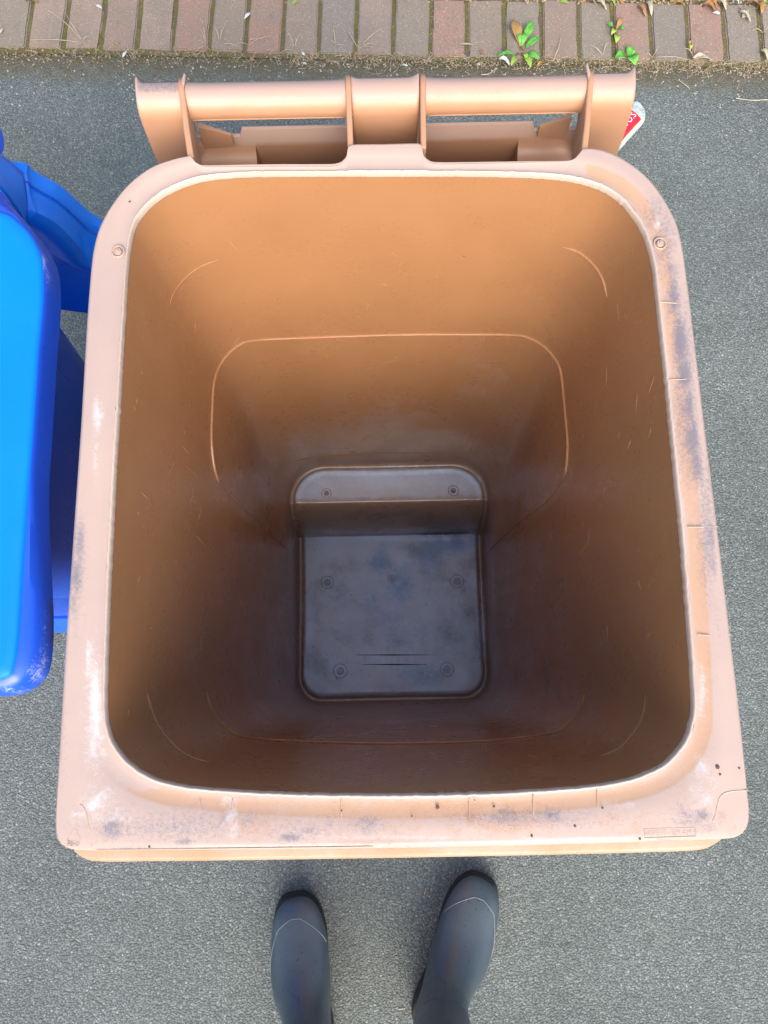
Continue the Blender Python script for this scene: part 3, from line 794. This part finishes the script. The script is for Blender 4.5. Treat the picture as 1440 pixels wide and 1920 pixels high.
rd = build('corner_ridge', *tube(catmull([U(x, y, 1.0) for x, y in ((150,1508),(158,1516),(163,1530),(165,1545),(168,1557))], 5, False), .0005, 6), M['bead'], rim)
build('corner_ridge', *tube(catmull([U(x, y, 1.0) for x, y in ((1403,1482),(1370,1484),(1352,1492),(1345,1510),(1342,1528),(1336,1540))], 5, False), .0005, 6), M['bead'], rim)
# scored lines along the front flange
for pts_, r_ in ((((180,1565),(330,1562),(480,1560)), .0004), (((1160,1548),(1250,1546),(1330,1543)), .0004), (((180,1594),(400,1591),(700,1587)), .00045), (((436,1500),(435,1530),(438,1575)), .0007), (((1238,566),(1262,568),(1287,571)), .0006), (((1255,712),(1280,711),(1305,709)), .0005), (((1290,988),(1320,988),(1345,987)), .0006), (((1308,1190),(1340,1191),(1370,1190)), .0005),
                  (((375,1500),(376,1545)), .0005), (((1000,1488),(1001,1570)), .0005), (((640,1495),(641,1580)), .0005), (((1120,1480),(1122,1570)), .0004), (((880,1495),(881,1578)), .0004)):
    build('moulded_line', *tube([U(x, y, .9996) for x, y in pts_], r_*.8, 5), M['line'], rim)

# wheels and axle (under the back)
for sgn in (-1, 1):
    c = W(sgn*.265, .285, .10)
    Mx = Matrix.Translation(c) @ Matrix.Rotation(RZ, 4, 'Z') @ Matrix.Rotation(PI/2, 4, 'Y')
    prof = [(0, -.022), (.035, -.024), (.07, -.018), (.088, -.022), (.098, -.018), (.10, 0), (.098, .018), (.088, .022), (.07, .018), (.035, .024), (0, .022)]
    rings = [[Mx @ Vector((r*math.cos(2*PI*k/40)+1e-6, r*math.sin(2*PI*k/40), h)) for k in range(40)] for r, h in prof]
    build('wheel', *loft(rings), M['rubber'], bin_)
build('axle', *tube([W(-.26, .285, .10), W(.26, .285, .10)], .01, 12), M['axle'], bin_)

# ------------------------------------------------------------------ blue wheelie bin to the left
BX = -.555; 
blue = thing('wheelie_bin', 'bright blue wheelie bin with its lid open, cut by the left edge', 'wheelie bin', (BX, .22, 0), R(.6))
cy = [(0,392),(20,402),(50,427),(63,450),(75,474),(78,516),(77,570),(69,641),(60,780),(51,898),(42,1025),(34,1166),(27,1235),(17,1261),(0,1277)]
right_edge = [U(x, y, .99) for x, y in cy]
yb0, yf0 = right_edge[0].y, right_edge[-1].y
right_edge = [Vector((BX+q, yb0+.002, .99)) for q in (.0, .04, .08, .11)] + right_edge + [Vector((BX+q, yf0-.002, .99)) for q in (.11, .08, .04, .0)]
# full rounded outline: mirror about the bin's own centre line
def mirror(p): return Vector((2*BX-p.x, p.y, p.z))
outline = catmull(right_edge + [mirror(p) for p in right_edge[::-1]][1:-1], 6)
for _ in range(14):
    outline = [(outline[i-1]+outline[i]*2+outline[(i+1) % len(outline)])/4 for i in range(len(outline))]
bc = Vector((BX, .22, 0))
def off(d, z, dy0=0.0):
    out = []
    for p in outline:
        q = Vector((p.x-bc.x, p.y-bc.y, 0)); L_ = q.length
        out.append(bc + q*((L_+d)/L_) + Vector((0, dy0, z)))
    return out
def angsort(P):
    a_ = np.array([math.atan2(p.y-bc.y, p.x-bc.x) % (2*PI) for p in P]); r_ = np.array([math.hypot(p.x-bc.x, p.y-bc.y) for p in P])
    o_ = np.argsort(a_); return a_[o_], r_[o_]
sk_px = [(0,374),(30,396),(60,432),(85,468),(99,520),(101,560),(96,608),(86,697),(79,800),(77,900),(78,997),(83,1090),(86,1160),(84,1222),(74,1268),(42,1294),(0,1306)]
sk = [U(x, y, .966) for x, y in sk_px]
sk = [Vector((BX+q, sk[0].y+.001, .966)) for q in (.0, .05, .10)] + sk + [Vector((BX+q, sk[-1].y-.001, .966)) for q in (.10, .05, .0)]
sk = catmull(sk, 5, False); 
for _ in range(5): sk = [sk[0]] + [(sk[i-1]+sk[i]*2+sk[i+1])/4 for i in range(1, len(sk)-1)] + [sk[-1]]
sk = sk + [mirror(p) for p in sk[::-1]]
ska, skr = angsort(sk)
def skoff(d, z):
    out = []
    for p in outline:
        a_ = math.atan2(p.y-bc.y, p.x-bc.x) % (2*PI); L_ = max(float(np.interp(a_, ska, skr, period=2*PI)), math.hypot(p.x-bc.x, p.y-bc.y)+.002)+d
        out.append(bc+Vector((math.cos(a_)*L_, math.sin(a_)*L_, z)))
    return out
def worn(V):
    o = []
    for v in V:
        px, py = proj(*v)
        o.append(ell(px, py, [(68,1262,18,20,.46),(80,1240,8,40,.42),(30,1296,30,5,.45),(90,520,8,26,.36),(82,490,6,20,.5),(82,1180,5,60,.35),(0,1290,20,6,.6)]))
    return o
def cor(p):   # skirt flares a bit more at the corners
    return 0
rg = [off(-.105, .988), off(-.055, .988), off(-.012, .990), off(-.004, .9895), off(-.0012, .988), off(0, .985)]
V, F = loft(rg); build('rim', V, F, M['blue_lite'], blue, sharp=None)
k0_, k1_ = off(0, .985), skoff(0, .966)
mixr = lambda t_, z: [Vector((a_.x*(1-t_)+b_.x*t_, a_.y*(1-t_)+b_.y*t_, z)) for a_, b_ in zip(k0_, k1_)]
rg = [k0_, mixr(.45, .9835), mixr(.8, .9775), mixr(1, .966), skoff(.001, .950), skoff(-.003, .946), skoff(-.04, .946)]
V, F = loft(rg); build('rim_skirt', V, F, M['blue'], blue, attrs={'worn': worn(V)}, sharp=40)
# inside and outside of the body
rr = lambda x0, x1, y0, y1, r_, z: [Vector((x, y, z)) for x, y in rrect(x0, x1, y0, y1, r_, r_, 8)]
hx = .227
out_rings = [rr(BX-.232, BX+.205, .066, .415, .06, .96), rr(BX-.225, BX+.200, .078, .40, .06, .80), rr(BX-.20, BX+.185, .122, .37, .05, .30), rr(BX-.19, BX+.175, .138, .36, .05, .09), rr(BX-.188, BX+.172, .150, .36, .05, .05)]
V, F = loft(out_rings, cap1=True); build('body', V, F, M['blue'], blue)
in_rings = [off(-.105, .988), off(-.108, .97)]
V, F = loft(in_rings); build('inner_lip', V, F, M['blue_lite'], blue)
in2 = [rr(BX-.215, BX+.195, .05, .405, .075, .95), rr(BX-.18, BX+.165, .13, .35, .05, .08)]
V, F = loft(in2, cap1=True); build('inside_wall', V, F, M['blue'], blue)
# base plinth with its sloping front ledge
v, f = box((BX, .268, .045), (.40, .23, .05)); bev(build('base_block', v, f, M['blue'], blue, smooth=False), .006)
P0 = [U(-60, 1160, .050), U(132, 1160, .050), U(120, 1186, .015), U(-60, 1186, .015)]
P0[0].x = P0[3].x = BX-.21; P0[1].x = P0[2].x = BX+.215
v = P0 + [p+Vector((0, .05, 0)) - Vector((0, 0, .012)) for p in P0]
build('foot_ledge', v, [(0,1,2,3), (7,6,5,4), (0,4,5,1), (3,2,6,7), (1,5,6,2), (0,3,7,4)], M['blue'], blue, smooth=False)
# open lid: skirt facing up, then the flat top facing the bin
YB, YF = .60, .562
back_px = [(38,322),(50,331),(75,347),(105,362),(130,382),(150,400),(185,428)]
front_px = [(54,396),(66,398),(90,408),(112,424),(135,447),(155,470),(172,492)]
Bp = [UY(x, y, YB) for x, y in back_px]; Fp = [UY(x, y, YF) for x, y in front_px]
LX = BX
def contour(P, dz, xr):
    y = P[0].y
    pts_ = [Vector((LX, y, P[0].z+.006))] + P + [Vector((xr, y, P[-1].z-.06)), Vector((xr+.002, y, .68)), Vector((xr-.002, y, .59+dz)), Vector((xr-.03, y, .545+dz)), Vector((-.41, y, .540+dz)), Vector((-.47, y, .552+dz)), Vector((LX, y, .585+dz))]
    return catmull(pts_, 6, False)
Bc = contour(Bp, -.01, -.335); Fc = contour(Fp, .004, -.345)
for _ in range(8):
    Bc = [Bc[0]] + [(Bc[i-1]+Bc[i]*2+Bc[i+1])/4 for i in range(1, len(Bc)-1)] + [Bc[-1]]
    Fc = [Fc[0]] + [(Fc[i-1]+Fc[i]*2+Fc[i+1])/4 for i in range(1, len(Fc)-1)] + [Fc[-1]]
ctr = Vector((LX, YF-.004, .72))
rings = [[p+Vector((0, .014, 0)) + (p-Vector((LX, p.y, .72))).normalized()*.0 for p in Bc]]
rings.append([p.copy() for p in Bc])
def lerp(a, b, t_): return a*(1-t_)+b*t_
rings.append([lerp(b, f_, .12) + Vector((0, 0, -.003)) for b, f_ in zip(Bc, Fc)])
rings.append([lerp(b, f_, .5) + (Vector((LX, b.y, .72))-b).normalized()*.004 for b, f_ in zip(Bc, Fc)])
rings.append([lerp(b, f_, .9) for b, f_ in zip(Bc, Fc)])
rings.append([f_+Vector((0, 0, 0)) for f_ in Fc])
for s_, y_ in ((.965, -.004), (.90, -.008), (.80, -.006), (.70, .004), (.4, .006), (0.02, .006)):
    rings.append([Vector((LX+(f_.x-LX)*s_, YF+y_, .72+(f_.z-.72)*s_)) for f_ in Fc])
V, F = loft(rings, closed=False)
V2 = [Vector((2*LX-v.x, v.y, v.z)) for v in V]; F2 = [q[::-1] for q in F]
V, F = join([(V, F), (V2, F2)])
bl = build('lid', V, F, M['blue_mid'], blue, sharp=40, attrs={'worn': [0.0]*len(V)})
# outermost lip of the lid skirt
q = [lerp(b, f_, .2)+Vector((0, -.001, .0)) for b, f_ in zip(Bc, Fc)]
build('lid_lip', *tube(q, .0012, 6), M['blue'], bl)
# hinge strap reaching from the lid up to the handle axis, and bracket below it
def plate(pts3, d, name, mat, par, bw=.002):
    V, F = prism(pts3, d); o = build(name, V, F, mat, par, sharp=30); return bev(o, bw)
top_ = [UY(-60, 236, .606), UY(0, 290, .60), UY(22, 307, .598), UY(42, 325, .595), UY(47, 350, .58), UY(50, 385, .56), UY(51, 424, .54)]
bot_ = [UY(-60, 288, .55), UY(0, 350, .538), UY(14, 368, .537), UY(26, 386, .536), UY(36, 400, .536), UY(43, 411, .536), UY(50.5, 425, .536)]
rows = [[lerp(p, q_, t_) + Vector((0, -.004*math.sin(PI*t_), .004*math.sin(PI*t_))) for p, q_ in zip(top_, bot_)] for t_ in (0, .15, .35, .55, .75, .9, 1)]
hs_ = build('hinge_strap', *loft(rows, closed=False), M['blue_mid'], bl, sharp=None, attrs={'worn': [0.0]*49})
m_ = hs_.modifiers.new('solid', 'SOLIDIFY'); m_.thickness = .003; m_.offset = 0
plate([UY(-40, 335, .52), UY(0, 357, .51), UY(12, 374, .50), UY(15, 402, .46), UY(-40, 398, .46)], (0, -.0, -.04), 'handle_bracket', M['blue'], blue)
build('handle_bar', *tube([Vector((BX-.17, .55, .975)), Vector((BX+.15, .55, .975))], .016, 20), M['blue'], blue)
for sgn in (-1, 1):
    c = Vector((BX+sgn*.17, .37, .10)); Mx = Matrix.Translation(c) @ Matrix.Rotation(PI/2, 4, 'Y')
    prof = [(0, -.022), (.035, -.024), (.07, -.018), (.098, -.018), (.10, 0), (.098, .018), (.07, .018), (.035, .024), (0, .022)]
    build('wheel', *loft([[Mx @ Vector((r*math.cos(2*PI*k/32)+1e-6, r*math.sin(2*PI*k/32), h)) for k in range(32)] for r, h in prof]), M['rubber'], blue)

# ------------------------------------------------------------------ person: wellington boots
person = thing('person', 'legs in dark slate wellington boots facing the bin, toes turned out', 'person', (0.0, -.60, 0))
def boot(toe, ang, mir, hipx):
    # u axis: toe -> heel
    d = Vector((math.sin(ang), -math.cos(ang), 0)); sdir = Vector((d.y, -d.x, 0))*mir   # sdir: towards the outer side
    Bk = [(-.001,.034),(.006,.022),(.03,.016),(.08,.014),(.14,.014),(.20,.014),(.245,.016),(.282,.028),(.292,.06),(.290,.10),(.284,.15),(.285,.21),(.292,.28),(.298,.35)]
    Tk = [(.001,.042),(.004,.056),(.025,.072),(.065,.083),(.105,.096),(.135,.114),(.155,.136),(.167,.158),(.174,.18),(.178,.205),(.180,.235),(.180,.27),(.178,.32),(.176,.38)]
    Wd = [.022,.052,.088,.108,.113,.105,.088,.083,.085,.092,.102,.112,.120,.128]
    As = [-.006,-.006,-.005,-.003,.002,.004,.002,0,0,0,0,0,0,0]
    Bk = catmull([Vector((*p, 0)) for p in Bk], 4, False); Tk = catmull([Vector((*p, 0)) for p in Tk], 4, False)
    Wc = catmull([Vector((a, b, 0)) for a, b in zip(Wd, As)], 4, False)
    NN = 36; rings = []
    def pos(k, an):
        B, T, wv = Bk[k], Tk[k], Wc[k]
        c = (B+T)/2; h = (T-B)/2
        ca, sa = math.cos(an), math.sin(an)
        e = .85; cx = math.copysign(abs(ca)**e, ca); sx = math.copysign(abs(sa)**e, sa)
        q = c + h*sx; lean = max(0, q.y-.12)
        side = wv.x/2*cx*(1 if sa > 0 else 1) + wv.y
        p = toe + d*q.x + sdir*side; p.z = q.y
        p.x += (hipx-p.x)*lean*.30; p.y -= lean*.02
        return p
    K = len(Bk)
    for k in range(K): rings.append([pos(k, 2*PI*j/NN) for j in range(NN)])
    V, F = loft(rings, cap0=True)
    bt = build('boot', V, F, M['boot'], person, sharp=None)
    # sole
    outl = []
    for j in range(48):
        a = 2*PI*j/48
    pr = [(-.006,.0),(-.003,.022),(.010,.037),(.035,.049),(.07,.055),(.11,.053),(.15,.044),(.19,.038),(.235,.040),(.272,.037),(.296,.022),(.302,0)]
    L1 = catmull([Vector((u, v, 0)) for u, v in pr], 4, False)
    outl = [(p.x, p.y) for p in L1] + [(p.x, -p.y*.96) for p in L1[::-1]][1:-1]
    def so_(k, z): return [toe + d*(.15+(u-.15)*k) + sdir*((v-.004*math.exp(-((u-.03)/.05)**2))*k) + Vector((0, 0, z)) for u, v in outl]
    V, F = loft([so_(.985, .0005), so_(1.0, .004), so_(1.0, .016), so_(.992, .019), so_(.985, .019), so_(.985, .030), so_(.975, .035), so_(.90, .036)], cap0=True, cap1=True)
    build('sole', V, F, M['sole'], bt, sharp=40)
    # piping over the toe cap
    def on(kf, deg):
        k0 = int(kf); f_ = kf-k0; a = R(deg); p = lerp(pos(k0, a), pos(min(k0+1, K-1), a), f_); return p
    kd = [(16.0, 4), (9.8, 48), (8.3, 84), (8.5, 100), (12.0, 152), (13.0, 166)]
    pts_ = [on(p[0]+(q[0]-p[0])*i/6, p[1]+(q[1]-p[1])*i/6) for p, q in zip(kd, kd[1:]) for i in range(6)] + [on(*kd[-1])]
    build('toe_cap_piping', *tube(pts_, .0011, 6), M['piping'], bt)
    build('ankle_seam', *tube([on(33, dg) for dg in range(15, 170, 8)], .0010, 6), M['boot'], bt)
    build('heel_rib', *tube([on(kf, 268) for kf in range(28, 50, 2)], .004, 8), M['sole'], bt)
    # dark trouser leg tucked into the boot
    top = sum((r_ for r_ in rings[-1]), Vector())/NN
    tr_ = []
    for z, rx, ry in ((-.04, .055, .05), (.0, .058, .055), (.06, .062, .062), (.16, .066, .068), (.28, .075, .078), (.38, .08, .085)):
        c = top+Vector(((hipx-top.x)*.3*(z+.04)/.42, -.02*(z+.04), z))
        tr_.append([c+Vector((rx*math.cos(a), ry*math.sin(a), 0)) for a in np.linspace(0, 2*PI, 29)[:-1]])
    build('trouser_leg', *loft(tr_, cap1=True), M['cloth'], person)
tl = U(548, 1683, .03); tl.z = 0; tr2 = U(910, 1650, .03); tr2.z = 0
boot(tl, R(11), 1, -.02)
boot(tr2, R(-25), -1, .06)

# ------------------------------------------------------------------ crushed can behind the right strap
can_c = U(1178, 250, .028)
can = thing('drink_can', 'crushed silver and red drink can lying on asphalt behind the brown bin', 'can', (can_c.x, can_c.y, 0))
ax = (U(1200, 208, .02)-U(1146, 268, .02)); ax.z = 0; ax.normalize(); sx_ = Vector((ax.y, -ax.x, 0))
O_ = U(1196, 217, .015); O_.z = 0
Wc_ = .036
def canp(u, v, h):     # u along axis from the end, v across (-1..1), h height factor
    p = O_ - ax*u + sx_*(v*Wc_ - .012) + Vector((0, 0, 0)); 
    p.z = h; return p
rings = []
NU = 30
for i in range(NU+1):
    u = -.004 + .150*i/NU
    ends = min(1, .80+min(i, NU-i)*.08)
    ring = []
    for k in range(32):
        a = 2*PI*k/32; ca, sa = math.cos(a), math.sin(a)
        hh = .016*ends; dent = noise.noise(Vector((u*38, ca*1.6, 2)))*.005
        z = .018 + sa*hh + (dent if sa > 0 else 0)
        bow = .010*(1-ca*ca) if i == 0 else 0
        ring.append(canp(u - (.014*(1-ca*ca) if i < 3 else 0), ca*ends, max(.001, z)))
    rings.append(ring)
V, F = loft(rings, cap0=True, cap1=True)
cb = build('can_body', V, F, M['tin'], can, sharp=40)
# printed red panel and lettering, wrapped on the upper side
def canz(u, v):
    hh = .016; v = max(-.99, min(.99, v)); dent = noise.noise(Vector((u*38, v*1.6, 2)))*.005
    return .018 + math.sqrt(1-v*v)*hh + dent
def on_can(u, v, lift): return canp(u, v, canz(u, v)+lift)
def patch(u0, u1, v0, v1, lift, name, mat, n=12):
    V = []; 
    for i in range(n+1):
        for j in range(n+1):
            v_ = v0+(v1-v0)*j/n; V.append(on_can(u0+(u1-u0)*i/n, v_, lift))
    F = [(i*(n+1)+j, i*(n+1)+j+1, (i+1)*(n+1)+j+1, (i+1)*(n+1)+j) for i in range(n) for j in range(n)]
    return build(name, V, F, mat, cb)
patch(.012, .100, -.45, .80, .0006, 'gold_border', M['gold'])
patch(.014, .098, -.42, .76, .0010, 'red_panel', M['red'])
cu = bpy.data.curves.new('txt', 'FONT'); cu.body = 'ARTOIS'; cu.size = .022; cu.align_x = 'RIGHT'; cu.align_y = 'CENTER'
ob = bpy.data.objects.new('txt', cu); C.objects.link(ob)
me_ = bpy.data.meshes.new_from_object(ob.evaluated_get(bpy.context.evaluated_depsgraph_get())); bpy.data.objects.remove(ob)
V = [on_can(.019 - v.co.x*.9, .22 - v.co.y/Wc_, .0017) for v in me_.vertices]; F = [tuple(q.vertices) for q in me_.polygons]
build('can_lettering', V, F, M['print'], cb, smooth=False)

# ------------------------------------------------------------------ weeds, straw tufts, dry leaves
def leaf(base, tip, wd, mat, parent=None, name='leaf', lift=.01, fold=.25, shape=1.0, ser=.0, n=10, curl=0.0):
    base, tip = Vector(base), Vector(tip); ax_ = tip-base; L = ax_.length; ax_.normalize()
    sd_ = Vector((-ax_.y, ax_.x, 0)).normalized(); V = []
    for i in range(n+1):
        t_ = i/n; wv = wd/2*(math.sin(PI*min(1, t_**shape))**.8)
        if ser: wv *= 1-ser*(i % 2)
        if i in (0, n): wv = wd*.03
        c = base+ax_*L*t_ + Vector((0, 0, lift*math.sin(PI*t_)))
        for j in (-1, -.5, 0, .5, 1):
            V.append(c+sd_*wv*j + Vector((0, 0, abs(j)*wv*fold + curl*(j*j)*wd*math.sin(t_*5+j) + noise.noise(Vector((t_*6, j*2, base.x*50)))*wd*.08)))
    F = [(i*5+j, i*5+j+1, (i+1)*5+j+1, (i+1)*5+j) for i in range(n) for j in range(4)]
    o = build(name, V, F, mat, parent, sharp=None)
    m = o.modifiers.new('solid', 'SOLIDIFY'); m.thickness = .0005
    return o
def weed(label, root, leaves, stalks=True):
    r0 = U(*root, .006); th = thing('weed', label, 'weed', (r0.x, r0.y, 0))
    for L in leaves:
        (bx_, by_), (tx, ty), wd, mat = L[:4]; o = L[4] if len(L) > 4 else {}
        leaf(U(bx_, by_, .012), U(tx, ty, .020), wd, M[mat], th, **o)
        if stalks: build('stalk', *tube([r0, lerp(r0, U(bx_, by_, .014), .6)+Vector((0, 0, .003)), U(bx_, by_, .013)], [.0016, .0013, .0010], 6), M['stalk'], th)
    return th
weed('dandelion rosette with long toothed green leaves and one orange leaf, at the brick edge', (976, 100),
     [((975,88),(961,38),.027,'leafo',{'shape':1.3}), ((980,82),(1001,40),.022,'leafg',{'ser':.22,'n':16}), ((984,92),(1012,72),.020,'leafg',{'ser':.25,'n':14}), ((977,86),(969,64),.015,'leafg',{'ser':.2,'n':12}), ((978,88),(985,62),.012,'leafg'),
      ((966,103),(932,106),.013,'leafg',{'ser':.4,'n':12}), ((968,106),(958,124),.015,'leafy',{'ser':.3,'n':10}), ((984,104),(1010,112),.022,'leafg',{'ser':.2,'n':12}), ((982,106),(995,127),.018,'leafy',{'ser':.2,'n':10}), ((978,104),(988,112),.012,'leafy')])
weed('small seedling with oval leaves growing up a joint between grey and red bricks', (1154, 84),
     [((1155,56),(1167,34),.012,'leafo'), ((1150,54),(1139,49),.012,'leafg'), ((1158,58),(1170,56),.011,'leafg'), ((1153,58),(1146,66),.013,'leafy'), ((1155,66),(1155,81),.016,'leafy')])
weed('low weed with three round scalloped leaves touching the top of the brown bin', (1173, 106),
     [((1172,108),(1153,109),.031,'leafg',{'shape':.7}), ((1176,106),(1187,91),.024,'leafg',{'shape':.7}), ((1178,107),(1191,122),.032,'leafg',{'shape':.7})])
weed('tiny yellow green sprout in the joint beside the rightmost red brick', (1292, 98),
     [((1291,90),(1290,78),.007,'leafo'), ((1292,86),(1294,94),.009,'leafy')], False)
def tuft(label, root, tips, mat='straw', z1=.03, rad=.0009):
    r0 = U(*root, .006); th = thing('dry_grass_tuft', label, 'grass tuft', (r0.x, r0.y, 0), group='dry grass tufts along the brick edge')
    for (x, y) in tips:
        p1_ = U(x, y, z1*random.uniform(.5, 1)); md = lerp(r0, p1_, .5)+Vector((random.uniform(-.004, .004), random.uniform(-.004, .004), .008))
        build('blade', *tube(catmull([r0, md, p1_], 4, False), [rad]*5+[rad*.8, rad*.6, rad*.5, rad*.3], 5), M[mat], th)
tuft('straw tuft with long stems fanning left over bricks, furthest left', (158,80), [(91,19),(121,22),(56,75),(136,103),(165,68)])
tuft('short straw tuft left of the first green sprout in a brick joint', (388,86), [(380,34),(372,52),(360,104),(395,95)])
tuft('upright pair of dry stems just right of the first green sprout', (413,82), [(400,48),(423,45),(455,92)])
tuft('curved dry stem bending right from the second mossy green joint', (466,84), [(505,67),(480,72),(440,90)])
tuft('thin straw tuft above the left handle bar between two joints', (551,92), [(537,56),(563,62),(520,103)])
tuft('three reddish dry stems left of the wide straw tuft', (630,90), [(625,45),(620,76),(645,84)])
tuft('wide straw tuft with bent stems at the brick above the centre strap', (672,92), [(645,45),(716,53),(706,84),(655,62),(700,90)])
tuft('tall forked dry stem right of the dandelion', (1037,116), [(1052,60),(1048,88)])
tuft('two crossed dry stems between the tall stem and the seedling', (1130,106), [(1107,84),(1142,78)])
tuft('dry stems on red brick right of the low round-leaved weed', (1300,108), [(1283,90),(1303,86),(1330,98)])
tuft('long pale stems lying over the edge, right of the weed', (1222,108), [(1210,104),(1250,110),(1232,88),(1295,113)])
tuft('sparse straw tuft at the right edge of the picture', (1430,62), [(1434,40),(1412,56),(1440,50),(1438,75)])
o = build('twig', *tube(catmull([U(1380,184,.004), U(1410,188,.006), U(1440,187,.006), U(1475,190,.004)], 4, False), .0013, 6), M['straw']); tag(o, 'thin pale straw stem lying on asphalt at the right edge', 'twig')
o = build('twig', *tube(catmull([U(1272,150,.004), U(1284,158,.006), U(1293,166,.003)], 4, False), .0009, 6), M['straw']); tag(o, 'short pale stem on asphalt right of the brown bin strap', 'twig')
o = build('twig', *tube(catmull([U(902,140,.004), U(918,138,.006), U(930,127,.003)], 4, False), .0014, 6), M['straw']); tag(o, 'bent pale stem on asphalt left below the dandelion', 'twig')
dry = [((1196,12),(1212,30),.018,'dryb','folded brown leaf pair on the red brick, left one'), ((1212,4),(1222,28),.016,'dryc','folded cream leaf standing upright beside the brown leaf pair'), ((1118,2),(1138,18),.014,'dryc','narrow cream leaf on the dark brick above the seedling'),
       ((1142,2),(1154,10),.016,'leafy','greenish yellow leaf at the kerb above the seedling'), ((1160,0),(1168,6),.010,'leafo','orange scrap of leaf right of the greenish leaf'), ((1255,4),(1285,9),.020,'leafo','orange leaf lying along the kerb joint'),
       ((1318,10),(1342,18),.030,'dryb','curled brown leaf with cream edges on the red brick by the kerb'), ((1330,4),(1345,14),.020,'leafo','orange curled leaf resting on the brown one by the kerb'), ((1345,2),(1362,16),.022,'dryc','cream crumpled leaf between the brown and grey bricks'),
       ((1372,2),(1386,6),.016,'white','white papery scrap at the kerb'), ((1386,22),(1408,40),.016,'dryc','twisted cream leaf on the grey brick'), ((1392,34),(1404,17),.012,'dryc','second limb of twisted cream leaf on grey brick'), ((1400,4),(1424,8),.024,'dryb','reddish brown leaf at the kerb, near the right corner'),
       ((1420,8),(1430,24),.022,'leafo','orange leaf hanging over the last brick joint'), ((1428,10),(1440,6),.014,'leafy','yellow green leaf at the top right corner'), ((1298,110),(1336,112),.022,'dryc','cream crumpled leaf lying on the brick edge over asphalt'),
       ((1336,24),(1350,26),.010,'white','small white fleck below the brown curled leaf'), ((48,1),(72,3),.018,'dryb','orange brown leaf at the top left brick joint'), ((180,10),(192,16),.008,'white','white crescent scrap on the fourth brick'), ((0,62),(7,54),.008,'dryc','cream scrap at the left edge of the picture'),
       ((548,8),(556,1),.012,'leafy','small yellow leaf at the top by a mossy joint'), ((458,36),(469,24),.010,'white','white feather fleck in the mossy joint'), ((230,108),(238,96),.008,'white','white fleck on the asphalt near the brick edge'), ((214,82),(223,82),.008,'leafo','orange crumb at the brick edge on the left'),
       ((470,114),(478,112),.009,'leafo','orange crumb on the soil above the left handle bar'), ((664,104),(671,100),.009,'leafo','orange crumb beneath the wide straw tuft'), ((565,98),(571,104),.007,'white','white oval fleck above the left handle bar'), ((568,120),(575,119),.006,'white','white fleck on asphalt above the left handle bar'),
       ((935,112),(956,120),.020,'white','white papery scrap under the dandelion leaves'), ((1006,126),(1022,118),.014,'leafo','orange crumpled leaf right under the dandelion'), ((900,100),(908,98),.012,'dryb','brown crumb of leaf left of the dandelion'), ((860,83),(890,84),.005,'dryc','pale twig end lying across a brick'), ((1160,112),(1168,106),.006,'white','tiny white fleck between seedling and round leaves'),
       ((753,122),(765,124),.005,'white','white sliver on asphalt above the centre strap'), ((1425,95),(1440,110),.016,'dryc','pale crumpled leaf at the right edge of the bricks'), ((893,120),(900,122),.008,'dryc','cream seed husk on asphalt left of the dandelion'), ((1050,2),(1066,6),.010,'leafy','pale green scrap at the kerb above the tall stem'), ((1085,0),(1094,6),.008,'leafo','orange scrap at the kerb near the dark brick')]
for (b_, t_, wd, mat, lab) in dry:
    big = wd > .013
    kind = 'leaf' if mat != 'white' else 'scrap'
    o = leaf(U(*b_, .016), U(*t_, .018), wd, M[mat], None, 'dry_leaf' if kind == 'leaf' else 'paper_scrap', lift=.006 if big else .002, fold=.5 if big else .2, n=8, curl=.3 if big else .05, shape=random.choice([.7, 1, 1.3]), ser=.15 if big else 0)
    tag(o, lab, 'dry leaf' if kind == 'leaf' else 'scrap', 'dry leaves and scraps on the edging')
